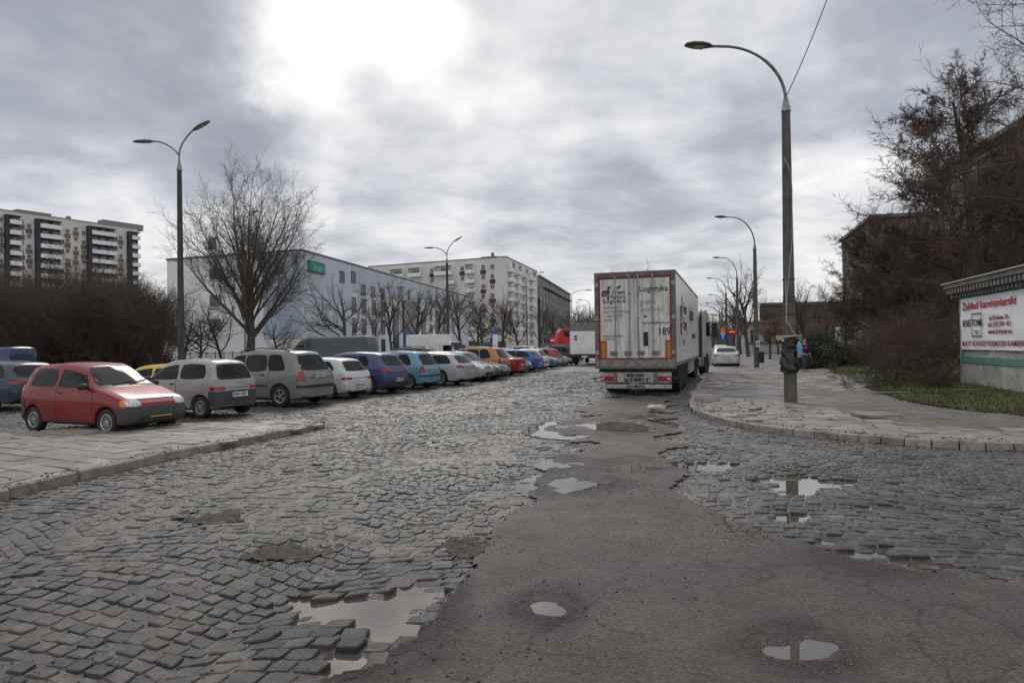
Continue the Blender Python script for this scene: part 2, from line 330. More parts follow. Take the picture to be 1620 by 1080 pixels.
def ground_mat(name, cols, scales, rough=(.3, .6), speck=None, bump=.3, bs=60, wet=.0, specu=.5, bdist=.02, crack=False):
    m = bpy.data.materials.new(name); m.use_nodes = True; t = m.node_tree; b = t.nodes['Principled BSDF']
    tcn = N(t, 'ShaderNodeTexCoord'); P = tcn.outputs['Object']; src = None
    for i, (c, s) in enumerate(zip(cols, scales)):
        if src is None:
            x0 = N(t, 'ShaderNodeRGB'); x0.outputs[0].default_value = (*c, 1); src = x0.outputs[0]; continue
        n = N(t, 'ShaderNodeTexNoise', i={'Scale': s, 'Detail': 7.0, 'Roughness': .65}); mp = N(t, 'ShaderNodeMapping'); mp.inputs['Location'].default_value = (i * 13, i * 7, 0); Lk(t, P, mp.inputs[0]); Lk(t, mp.outputs[0], n.inputs['Vector'])
        mr = N(t, 'ShaderNodeMapRange', i={1: .42, 2: .62}); Lk(t, n.outputs['Fac'], mr.inputs[0])
        x = N(t, 'ShaderNodeMix', data_type='RGBA'); Lk(t, src, x.inputs['A']); x.inputs['B'].default_value = (*c, 1); Lk(t, mr.outputs[0], x.inputs['Factor']); src = x.outputs['Result']
    if speck:
        vo = N(t, 'ShaderNodeTexVoronoi', i={'Scale': speck[0]}); Lk(t, P, vo.inputs['Vector'])
        hs = N(t, 'ShaderNodeHueSaturation'); sp = N(t, 'ShaderNodeSeparateColor'); Lk(t, vo.outputs['Color'], sp.inputs[0])
        mr = N(t, 'ShaderNodeMapRange', i={3: 1 - speck[1], 4: 1 + speck[1]}); Lk(t, sp.outputs[0], mr.inputs[0]); Lk(t, mr.outputs[0], hs.inputs['Value']); Lk(t, src, hs.inputs['Color']); src = hs.outputs[0]
    if crack:
        wn_ = N(t, 'ShaderNodeTexNoise', i={'Scale': 1.6, 'Detail': 5.0}); Lk(t, P, wn_.inputs['Vector'])
        va = N(t, 'ShaderNodeVectorMath', operation='MULTIPLY_ADD'); Lk(t, wn_.outputs['Color'], va.inputs[0]); va.inputs[1].default_value = (.9, .9, .9); Lk(t, P, va.inputs[2])
        vo = N(t, 'ShaderNodeTexVoronoi', feature='DISTANCE_TO_EDGE', i={'Scale': .75}); Lk(t, va.outputs[0], vo.inputs['Vector'])
        mr = N(t, 'ShaderNodeMapRange', i={1: .004, 2: .014, 3: .45, 4: 1.0}); Lk(t, vo.outputs['Distance'], mr.inputs[0])
        nn = N(t, 'ShaderNodeTexNoise', i={'Scale': .7, 'Detail': 3.0}); Lk(t, P, nn.inputs['Vector']); m2 = N(t, 'ShaderNodeMapRange', i={1: .46, 2: .54, 3: 1.0, 4: 0.0}); Lk(t, nn.outputs['Fac'], m2.inputs[0])
        mxx = mth(t, 'MAXIMUM', mr.outputs[0], m2.outputs[0]); hs = N(t, 'ShaderNodeHueSaturation'); Lk(t, mxx, hs.inputs['Value']); Lk(t, src, hs.inputs['Color']); src = hs.outputs[0]
    at = N(t, 'ShaderNodeAttribute', attribute_name='wet')
    wm = N(t, 'ShaderNodeMapRange', i={3: 1.0, 4: .74}); Lk(t, at.outputs['Fac'], wm.inputs[0]); hs = N(t, 'ShaderNodeHueSaturation'); Lk(t, wm.outputs[0], hs.inputs['Value']); Lk(t, src, hs.inputs['Color']); src = hs.outputs[0]
    Lk(t, src, b.inputs['Base Color'])
    n = N(t, 'ShaderNodeTexNoise', i={'Scale': .8, 'Detail': 6.0, 'Roughness': .6}); Lk(t, P, n.inputs['Vector'])
    mr = N(t, 'ShaderNodeMapRange', i={1: .38, 2: .62, 3: rough[0], 4: rough[1]}); Lk(t, n.outputs['Fac'], mr.inputs[0]); rl = N(t, 'ShaderNodeMix', data_type='FLOAT'); Lk(t, at.outputs['Fac'], rl.inputs['Factor']); Lk(t, mr.outputs[0], rl.inputs['A']); rl.inputs['B'].default_value = .17; Lk(t, rl.outputs['Result'], b.inputs['Roughness'])
    b.inputs['Specular IOR Level'].default_value = specu
    n = N(t, 'ShaderNodeTexNoise', i={'Scale': bs, 'Detail': 5.0, 'Roughness': .7}); Lk(t, P, n.inputs['Vector'])
    bp = N(t, 'ShaderNodeBump', i={'Strength': bump, 'Distance': bdist}); Lk(t, n.outputs['Fac'], bp.inputs['Height']); Lk(t, bp.outputs[0], b.inputs['Normal'])
    return m, t, b, src
M_asph, *_ = ground_mat('worn_asphalt', [(.108, .082, .069), (.072, .055, .047), (.145, .116, .10), (.086, .069, .062)], [1, 1.3, 3.0, .45], (.45, .7), (75, .5), 1, 70, bdist=.035, crack=True)
M_joint, *_ = ground_mat('joint_mud', [(.055, .045, .037), (.03, .025, .02), (.10, .088, .074)], [1, 2.2, 6.0], (.3, .6), (120, .35), .6, 60)
M_cob, t_, b_, s_ = ground_mat('cobblestone', [(.056, .050, .044), (.03, .027, .024), (.085, .077, .067)], [1, 1.1, 5.0], (.15, .34), (70, .16), .8, 38, bdist=.02)
M_slab, t2_, b2_, s2_ = ground_mat('paving_slab', [(.19, .16, .135), (.115, .096, .08), (.24, .212, .184)], [1, .9, 3.5], (.4, .7), (160, .14), .35, 45, bdist=.01)
M_kerb, t3_, b3_, s3_ = ground_mat('kerb_stone', [(.21, .187, .165), (.12, .105, .092), (.27, .25, .225)], [1, 1.6, 6], (.5, .75), (160, .2), .5, 30)
M_dirt, *_ = ground_mat('trodden_dirt', [(.085, .07, .058), (.055, .046, .038), (.135, .118, .10)], [1, .8, 3], (.3, .75), (90, .3), .8, 25, bdist=.04)
for t, b, s, a in ((t_, b_, s_, .48), (t2_, b2_, s2_, .16), (t3_, b3_, s3_, .14)):
    g = N(t, 'ShaderNodeNewGeometry'); hs = N(t, 'ShaderNodeHueSaturation'); mr = N(t, 'ShaderNodeMapRange', i={3: 1 - a, 4: 1 + a}); Lk(t, g.outputs['Random Per Island'], mr.inputs[0]); Lk(t, mr.outputs[0], hs.inputs['Value']); Lk(t, s, hs.inputs['Color']); Lk(t, hs.outputs[0], b.inputs['Base Color'])
def pavers(name, U, V, su, sv, org, ang, inside, hfun, mat, warp=None, jit=.12, gap=.012, tilt=.05, bevel=.012, lift=.006, deep=.06, size_jit=.12, yscale=None):
    """courses of stones; U,V ranges in metres in a frame at org turned by ang"""
    us = []
    nr = int((V[1] - V[0]) / sv); rows = []
    for j in range(nr):
        n = int((U[1] - U[0]) / su)
        w = su * (1 + size_jit * rs.uniform(-1, 1, n)); u = U[0] + np.cumsum(w) + rs.uniform(-1, 0) * su
        rows.append(np.stack([u - w / 2, np.full(n, V[0] + (j + .5) * sv), w, np.full(n, sv)], 1))
    A = np.concatenate(rows); u, v, w, h = A.T
    n = len(u)
    u0, v0 = u.copy(), v.copy()
    ca, sa = math.cos(ang), math.sin(ang)
    def tw(u, v):
        if warp is not None: v = v + warp(u, v)
        return org[0] + u * ca - v * sa, org[1] + u * sa + v * ca
    x, y = tw(u, v)
    k = inside(x, y); u, v, w, h = u[k], v[k], w[k], h[k]; x, y = x[k], y[k]; n = len(u)
    # octagon outline
    ru = np.maximum(w / 2 - gap / 2, .02); rv = h / 2 - gap / 2
    c = .72 if bevel > .008 else .80 if su < .3 else .95
    oct_ = np.array([(1, -c), (1, c), (c, 1), (-c, 1), (-1, c), (-1, -c), (-c, -1), (c, -1)])
    rot = rs.normal(0, jit * .5, n); cr_, sr_ = np.cos(rot), np.sin(rot)
    pu = oct_[None, :, 0] * ru[:, None] * (1 + rs.uniform(-jit, jit * .3, (n, 8)))
    pv = oct_[None, :, 1] * rv[:, None] * (1 + rs.uniform(-jit, jit * .3, (n, 8)))
    lu = pu * cr_[:, None] - pv * sr_[:, None]; lv = pu * sr_[:, None] + pv * cr_[:, None]
    hz = hfun(x, y) + lift * rs.normal(0, 1, n)
    tx, ty = rs.normal(0, tilt, n), rs.normal(0, tilt, n)
    def ring(sc, dz, flat=False):
        X, Y = tw(u[:, None] + lu * sc, v[:, None] + lv * sc)
        Z = hz[:, None] + tx[:, None] * lu * sc + ty[:, None] * lv * sc + dz
        return np.stack([X, Y, Z], -1)
    b1 = bevel / max(su, sv)
    r0 = ring(1 - 3.2 * b1, 0.0); r1 = ring(1 - 1.0 * b1, -bevel * .55); r2 = ring(1.0, -bevel * 1.6); r3 = ring(1.0, -deep)
    V_ = np.stack([r0, r1, r2, r3], 1).reshape(-1, 3)
    base = np.arange(n)[:, None] * 32
    top = base + np.arange(8)[None, :]
    qs = []
    for L_ in range(3):
        for i in range(8):
            j = (i + 1) % 8; qs.append(base + np.array([[L_ * 8 + j, L_ * 8 + i, L_ * 8 + 8 + i, L_ * 8 + 8 + j]]))
    return setwet(tag(npmesh(name, V_, [top, np.concatenate(qs)], mat, False), kind='structure'))
inA = lambda x, y: aspd(x, y) > .12
inL = lambda x, y, e=0.: distpoly(x, y, LWALK) > e
RPOLY = RKERB + [(80, 7), (80, 50), (14.0, 50)]
inR = lambda x, y, e=0.: distpoly(x, y, RPOLY) > e
FR = 28.0; NF = 17.0
def road_in(x, y):
    vis = (np.abs(x) < .86 * y + 3.0) & (y < NF) & (y > 1.0)
    return vis & ~inA(x, y) & ~inL(x, y, -.06) & ~inR(x, y, -.06)
def arcs(u, v):
    P_ = 2.7; q = (u / P_) % 1.0 - .5
    return -.95 * (q * q) * 1.4 + .09 * np.sin(u * .9 + v * .6) + .08 * np.sin(u * 2.3 - v * 1.7)
def road_far(x, y): return (np.abs(x) < .8 * y + 1) & (y >= NF - .05) & (y < 42) & ~inA(x, y) & ~inL(x, y, -.06) & ~inR(x, y, -.06)
pavers('far_cobbled_road', (-44, 30), (8, 60), .20, .165, (0, 0), R(-16), road_far, lambda x, y: HC(x, y) * np.clip((50 - y) / 30, 0, 1) + .006, M_cob, warp=arcs, jit=.15, gap=.016, tilt=.05, bevel=.01, lift=.006, deep=.05)
pavers('cobbled_road', (-34, 32), (-12, 40), .152, .128, (0, 0), R(-16), road_in, lambda x, y: HC(x, y) + .009, M_cob, warp=arcs, jit=.14, gap=.013, tilt=.042, bevel=.0078, lift=.0045)
X, Y = grid(-27, 27, .8, FR + .2, .06)
k = (np.abs(X) < .9 * Y + 3.4) & ~inL(X, Y, .25) & ~inR(X, Y, .25) & ~(aspd(X, Y) > .45)
gridmesh('road_bed', X, Y, HC(X, Y) - .0015 + .03 * np.maximum(fbm(X * .8, Y * .8, 21, 4) - .05, -.1) + .02 * fbm(X * 6, Y * 6, 22, 3), M_joint, k)
X, Y = grid(-2.2, 11.5, .8, 22.2, .04)
k = (np.abs(X) < .9 * Y + 3.4) & (aspd(X, Y) > 0) & ~inR(X, Y, .1)
ZA = HA(X, Y) + .010 * fbm(X * 9, Y * 9, 31, 3)
gridmesh('asphalt_patch', X, Y, ZA, M_asph, k)
# small asphalt fill-ins and loose grit lumps in the setts
for i, (px, py, a, b) in enumerate(((335, 818, .62, .42), (462, 872, .34, .3), (735, 862, .3, .42))):
    c = G(px, py); X, Y = grid(c.x - a * 1.6, c.x + a * 1.6, c.y - b * 1.8, c.y + b * 1.8, .02)
    q = np.sqrt(((X - c.x) / a) ** 2 + ((Y - c.y) / b) ** 2) + 1.7 * fbm(X * 3.5, Y * 3.5, 40 + i, 5) + .25
    gridmesh('asphalt_fill', X, Y, HC(X, Y) + .012 + .016 * np.clip(1 - q, 0, 1) ** .5 + .07 * fbm(X * 13, Y * 13, 41, 3), M('dark_grit', (.035, .03, .027), .75, c2=(.09, .08, .07), scale=50, bump=1., bscale=80), q < 1)
# water
M_wat = M('muddy_water', (.055, .045, .036), .015, c2=(.085, .07, .058), scale=1.5, spec=.75)
CL = [[0, 1, 2, 3], [4, 7], [5, 17], [6], [8], [9, 10, 11], [12], [13], [14], [15], [16], [18], [19]]
for grp in CL:
    x0 = min(PL[i][0] - 2 * PL[i][2] for i in grp); x1 = max(PL[i][0] + 2 * PL[i][2] for i in grp); y0 = min(PL[i][1] - 1.6 * PL[i][3] for i in grp); y1 = max(PL[i][1] + 1.6 * PL[i][3] for i in grp)
    X, Y = grid(x0, x1, y0, y1, .05); Q = np.full(X.shape, 9.)
    for i in grp:
        cx, cy, rx, ry, dep, on, ax = PL[i]; dx, dy = X - cx, Y - cy; v = dy / ax.y; Q = np.minimum(Q, np.sqrt(((dx - v * ax.x) / rx) ** 2 + (v / ry) ** 2))
    cx, cy, rx, ry, dep, on, ax = PL[grp[0]]; hb = H0(np.array([cx]), np.array([cy]))[0]
    z = (hb - .012 - .5 * dep) if not on else hb * .8 + .042 - .78 * dep
    gridmesh('puddle', X, Y, X * 0 + z, M_wat, Q < 1.45)
# far sheets
def sheet(name, poly, z, mat):
    mb = MB(); mb.add([(p[0], p[1], z) for p in poly], [tuple(range(len(poly)))]); return tag(mb.build(name, mat), kind='structure')
M_far, tf, bf, sf = ground_mat('far_setts', [(.125, .118, .108), (.085, .08, .074), (.17, .16, .145)], [1, .35, 1.4], (.5, .7), (7.0, .2), .6, 9, bdist=.05)
def P(a, b): return tuple((SD * b + SN * a)[:2])
sheet('ground', [(-1500, -60), (1500, -60), (1500, 3000), (-1500, 3000)], -.14, M_dirt)
sheet('far_road', [(-40, FR - .1), (11, FR - .1), (17, 46), P(5.2, 60), P(5.2, 420), P(-16, 420), P(-18, 60), (-60, 70)], -.035, M_far)
sheet('side_road', [(7, 2), (60, -6), (60, 10), (8, 11)], -.10, M_dirt)
# walks
LZ, RZ = .115, .11
pavers('left_pavement', (-22, 12), (-10, 26), .50, .36, (-6, 9), R(-28), lambda x, y: inL(x, y, .17) & (x > -16) & (y > 1), lambda x, y: LZ + .25 * H0(x, y), M_slab, jit=.025, gap=.022, tilt=.018, bevel=.006, lift=.004, deep=.05, size_jit=.25)
X, Y = grid(-18, -3, 1, 16, .1); gridmesh('left_pavement_bed', X, Y, LZ - .012 + .25 * H0(X, Y) + .035 * fbm(X * 2, Y * 2, 50), M_dirt, inL(X, Y, .04))
MUD = lambda x, y: fbm(x * .35, y * .35, 61, 3) * 1.0 + .22 * np.exp(-((x - 9.2) ** 2 / 9 + (y - 24) ** 2 / 30)) - .03
def inRs(x, y): return inR(x, y, .17) & (distpoly(x, y, GRASSR) < .05) & (y < 44) & (x < 22)
def HR(x, y): return RZ + .6 * H0(x, y)
pavers('right_pavement', (-14, 26), (-8, 40), .52, .40, (6, 14), R(-14), lambda x, y: inRs(x, y) & (MUD(x, y) < .07), HR, M_slab, jit=.03, gap=.03, tilt=.03, bevel=.006, lift=.006, deep=.05, size_jit=.3)
X, Y = grid(3.5, 24, 8, 50, .12); gridmesh('right_pavement_bed', X, Y, HR(X, Y) - .014 + .04 * np.clip(MUD(X, Y), -.2, .3) + .045 * fbm(X * 1.5, Y * 1.5, 51), M_dirt, inR(X, Y, .04) & (distpoly(X, Y, GRASSR) < .3))
def kerb(line, step, w, zt, name, tiltj=.01):
    mb = MB(); pts = [Vector((p[0], p[1], 0)) for p in line]; seg = []; acc = 0
    cum = [0]
    for a, b in zip(pts, pts[1:]): cum.append(cum[-1] + (b - a).length)
    def at(s):
        for i in range(len(pts) - 1):
            if s <= cum[i + 1] or i == len(pts) - 2:
                return pts[i].lerp(pts[i + 1], (s - cum[i]) / (cum[i + 1] - cum[i]))
    s = 0
    while s < cum[-1] - .1:
        L_ = step * random.uniform(.85, 1.15); a, b = at(s + .008), at(min(s + L_ - .012, cum[-1])); s += L_
        d = (b - a)
        if d.length < .1: continue
        d.normalize(); nn = Vector((-d.y, d.x, 0)) if name[0] == 'l' else Vector((-d.y, d.x, 0))
        dz = random.uniform(-tiltj, tiltj); dz2 = random.uniform(-tiltj, tiltj); o = nn * random.uniform(-.012, .012); bev = .02
        q = []
        for p, z in ((a, zt + dz), (b, zt + dz2)):
            for off, hz in ((0, -.2), (0, z - bev * 1.2), (bev, z), (w - bev * .5, z), (w, z - bev * .5), (w, -.2)): q.append(p + nn * off + o + Vector((0, 0, hz)))
        # small end bevel
        c0 = q[:6]; c1 = q[6:]
        e0 = [p + d * .012 for p in c0]; e1 = [p - d * .012 for p in c1]
        c0 = [p + Vector((0, 0, -.012)) if 1 <= i <= 4 else p for i, p in enumerate(c0)]; c1 = [p + Vector((0, 0, -.012)) if 1 <= i <= 4 else p for i, p in enumerate(c1)]
        vs = c0 + e0 + e1 + c1; fs = [tuple(range(6)), tuple(range(23, 17, -1))]
        for L2 in range(3):
            for i in range(5): fs.append((L2 * 6 + i + 1, L2 * 6 + i, L2 * 6 + 6 + i, L2 * 6 + 7 + i))
        mb.add(vs, fs)
    return tag(mb.build(name, M_kerb, smooth=35), kind='structure')
random.seed(3)
kerb(LKERB, 1.0, .17, .125, 'left_kerb')
kerb([LWALK[len(LKERB) - 1]] + LWALK[len(LKERB):len(LKERB) + 7], 1.0, .14, .118, 'left_back_kerb')
kerb(RKERB, .36, .15, .12, 'right_kerb', .006)
kerb([(13.6, 48), (10.6, 36.5), (8.95, 32.7)], 1.0, .15, .12, 'right_kerb_beyond')
# ------------------------------------------------------------------ cars
GLASS = lambda: M('car_glass', (.003, .005, .005), .03, spec=.22, c2=(.012, .016, .017), scale=1.6, contrast=(.45, .6))
TRIM = lambda: M('black_trim', (.022, .023, .025), .5, c2=(.035, .035, .036), scale=9)
RUB = lambda: M('tyre_rubber', (.018, .018, .018), .75, c2=(.04, .037, .033), scale=14)
CHR = lambda: M('rim_metal', (.42, .42, .42), .35, .7, c2=(.25, .24, .23), scale=10)
LENS = lambda: M('clear_lens', (.55, .56, .56), .12, .25, c2=(.3, .31, .32), scale=18, coat=.6)
RED = lambda: M('red_lens', (.32, .012, .014), .15, coat=.6, c2=(.2, .01, .01), scale=12)
AMB = lambda: M('amber_lens', (.6, .16, .02), .2, coat=.5)
WPL = lambda: M('plate_white', (.62, .62, .6), .5)
BLK = lambda: M('black_print', (.012, .012, .014), .6)
def PAINT(n, c, dirt=.35):
    return M('paint_' + n, c, .5, .1, c2=tuple(min(1, x * .8 + .006) for x in c), scale=2.2, coat=.7, c3=tuple(x * .75 + .008 for x in c), s3=2.6, spec=.2)
def cl(a, b, t): return max(a, min(b, t))
def interp(pts, x):
    if x <= pts[0][0]: return pts[0][1]
    for (a, b), (c, d) in zip(pts, pts[1:]):
        if x <= c: return b + (d - b) * (x - a) / (c - a + 1e-9)
    return pts[-1][1]
def smooth_i(pts, x, d=.012):
    if x < .03 or x > .985: return interp(pts, x)
    return sum(interp(pts, x + k * d / 2) for k in (-2, -1, 0, 1, 2)) / 5
def patch(mb, bvh, q, ax, n=8, m=6, rnd=.3, off=.006, mi=0, lip=.02):
    """q: 4 corners; ax 'l','r' (x,z), 'f','b' (y,z), 't' (x,y). ray-cast onto the body"""
    V = []
    for j in range(m + 1):
        for i in range(n + 1):
            u = 2 * i / n - 1; v = 2 * j / m - 1
            U = u * math.sqrt(1 - rnd * v * v / 2); W_ = v * math.sqrt(1 - rnd * u * u / 2)
            a, b = (U + 1) / 2, (W_ + 1) / 2
            p = [(q[0][k] * (1 - a) + q[1][k] * a) * (1 - b) + (q[3][k] * (1 - a) + q[2][k] * a) * b for k in (0, 1)]
            if ax in 'FB':
                s0, wq = (1 if ax == 'F' else -1), PW[2]; xe = PW[0] if ax == 'F' else PW[1]; qq = abs(p[0]) / wq; sg = 1 if p[0] > 0 else -1
                if qq <= .72: o, d = Vector((9 * s0, p[0], p[1])), Vector((-s0, 0, 0))
                else:
                    th_ = R(26 + (qq - .72) / .28 * 54); dd = Vector((math.cos(th_) * s0, math.sin(th_) * sg, 0)); d = -dd; o = Vector((xe - s0 * .30, sg * .55 * wq, p[1])) + dd * 2.5
            elif ax == 'l': o, d = Vector((p[0], 4, p[1])), Vector((0, -1, 0))
            elif ax == 'r': o, d = Vector((p[0], -4, p[1])), Vector((0, 1, 0))
            elif ax == 'f': o, d = Vector((9, p[0], p[1])), Vector((-1, 0, 0))
            elif ax == 'b': o, d = Vector((-9, p[0], p[1])), Vector((1, 0, 0))
            else: o, d = Vector((p[0], p[1], 6)), Vector((0, 0, -1))
            h, nn, _, _ = bvh.ray_cast(o, d)
            if h is None:
                for st in range(1, 22):
                    kx = 1 - .006 * st; o2 = Vector((o.x * (kx if ax in 'lrt' else 1), o.y * (kx if ax in 'fbt' else 1), o.z + (.55 - o.z) * .035 * st if ax != 't' else o.z))
                    h, nn, _, _ = bvh.ray_cast(o2, d)
                    if h is not None: break
            if h is None:
                h, nn, _, _ = bvh.find_nearest(o + d * (4 if ax in 'lr' else 9 if ax in 'fb' else 2.4 if ax in 'FB' else 5))
            if nn.dot(d) > 0: nn = -nn
            V.append((h, nn, d))
    vs = [h + nn * off for h, nn, d in V]; w = n + 1
    fs = [(j * w + i, j * w + i + 1, (j + 1) * w + i + 1, (j + 1) * w + i) for j in range(m) for i in range(n)]
    edge = [i for i in range(w)] + [j * w + n for j in range(1, m + 1)] + [m * w + i for i in range(n - 1, -1, -1)] + [j * w for j in range(m - 1, 0, -1)]
    b0 = len(vs); vs += [V[i][0] - V[i][1] * lip for i in edge]; L_ = len(edge)
    fs += [(edge[(k + 1) % L_], edge[k], b0 + k, b0 + (k + 1) % L_) for k in range(L_)]
    # orientation
    a, b, c = vs[fs[0][0]], vs[fs[0][1]], vs[fs[0][2]]
    if (b - a).cross(c - a).dot(V[0][1]) < 0: fs = [f[::-1] for f in fs]
    mb.add(vs, fs, mi)
WCACHE = {}
def wheel_meshes(r, w, style):
    k = (round(r, 3), style)
    if k in WCACHE: return WCACHE[k]
    t = MB(); a = r * .64
    t.lathe([(a, -w / 2 + .02), (a + .02, -w / 2), (r - .03, -w / 2), (r - .006, -w / 2 + .025), (r, 0), (r - .006, w / 2 - .025), (r - .03, w / 2), (a + .02, w / 2), (a, w / 2 - .02), (a, -w / 2 + .02)], 28, axis='y')
    tm = t.mesh('tyre', RUB(), 40)
    m = MB(); y = w / 2 - .012
    # outer face is +y
    m.lathe([(a, y - .1), (a, y - .005), (a - .012, y), (a - .035, y - .012), (a - .04, y - .04)], 28, 0, axis='y')
    m.lathe([(a - .03, y - .055), (.001, y - .055)], 20, 1, axis='y')
    m.lathe([(.05, y - .06), (.05, y - .012), (.035, y - .004), (.001, y - .002)], 14, 0, axis='y')
    ns = {'cap': 12, 'alloy': 5, 'steel': 8, 'alloy6': 7}[style]; wd = {'cap': .022, 'alloy': .06, 'steel': .05, 'alloy6': .035}[style]
    for i in range(ns):
        ang = 2 * PI * i / ns; c, s = math.cos(ang), math.sin(ang); L_ = a - .03
        rot = Matrix(((c, 0, -s), (0, 1, 0), (s, 0, c)))
        m.box(rot @ Vector((L_ / 2 + .02, y - .022, 0)), (L_ - .03, .024, wd), 0, rot)
    rm = m.mesh('rim', [CHR() if style != 'steel' else M('rusty_steel_rim', (.05, .048, .046), .6, .3, c2=(.09, .06, .04), scale=20), M('wheel_dark', (.02, .02, .02), .7)], 35)
    WCACHE[k] = (tm, rm); return tm, rm
TOPS = {
 'hatch': [(0, .33), (.012, .43), (.05, .505), (.15, .58), (.24, .645), (.27, .67), (.43, .935), (.52, .985), (.68, 1), (.84, .975), (.90, .93), (.97, .66), (.99, .58), (1, .42)],
 'box': [(0, .34), (.012, .44), (.05, .51), (.15, .585), (.23, .645), (.26, .665), (.44, .935), (.52, .985), (.68, 1), (.87, .975), (.925, .93), (.965, .70), (.985, .60), (1, .42)],
 'wagon': [(0, .33), (.012, .43), (.05, .5), (.2, .62), (.27, .66), (.42, .94), (.5, .985), (.65, 1), (.86, .955), (.9, .92), (.97, .66), (.99, .6), (1, .4)],
 'mpv': [(0, .33), (.01, .42), (.04, .5), (.15, .59), (.22, .64), (.4, .94), (.5, .99), (.65, 1), (.86, .97), (.90, .93), (.975, .62), (.99, .56), (1, .4)],
 'sedan': [(0, .35), (.012, .43), (.05, .5), (.2, .6), (.28, .65), (.42, .95), (.5, 1), (.62, .99), (.72, .93), (.84, .72), (.965, .69), (.99, .63), (1, .42)],
 'van': [(0, .2), (.008, .27), (.03, .34), (.09, .42), (.16, .48), (.18, .5), (.275, .85), (.33, .96), (.40, 1), (.97, 1), (.985, .98), (.995, .9), (1, .5)],
}
MODELS = {
 'seicento': dict(t='box', L=3.32, W=1.5, H=1.44, wb=2.2, fo=.6, r=.268, doors=2, bumper=1, rim='cap'),
 'scenic': dict(t='mpv', L=4.15, W=1.72, H=1.64, wb=2.58, fo=.8, r=.31, doors=4, rails=1, rim='alloy'),
 'swift': dict(t='hatch', L=3.75, W=1.59, H=1.36, wb=2.3, fo=.75, r=.28, doors=2, rim='alloy6'),
 'cross': dict(t='hatch', L=4.2, W=1.78, H=1.52, wb=2.57, fo=.85, r=.33, doors=4, rim='alloy'),
 'c3': dict(t='mpv', L=3.85, W=1.67, H=1.52, wb=2.45, fo=.72, r=.295, doors=4, rim='cap'),
 'estate': dict(t='wagon', L=4.65, W=1.8, H=1.43, wb=2.7, fo=.98, r=.325, doors=4, rim='alloy6'),
 'hatch': dict(t='hatch', L=4.0, W=1.68, H=1.45, wb=2.48, fo=.8, r=.3, doors=4, rim='cap'),
 'sedan': dict(t='sedan', L=4.5, W=1.75, H=1.42, wb=2.65, fo=.9, r=.31, doors=4, rim='cap'),
 'suv': dict(t='mpv', L=4.4, W=1.82, H=1.66, wb=2.65, fo=.87, r=.345, doors=4, rails=1, rim='alloy'),
 'van': dict(t='van', L=5.9, W=2.0, H=2.5, wb=3.6, fo=1.0, r=.34, doors=0, rim='steel', van=1),
}
CARC = {}
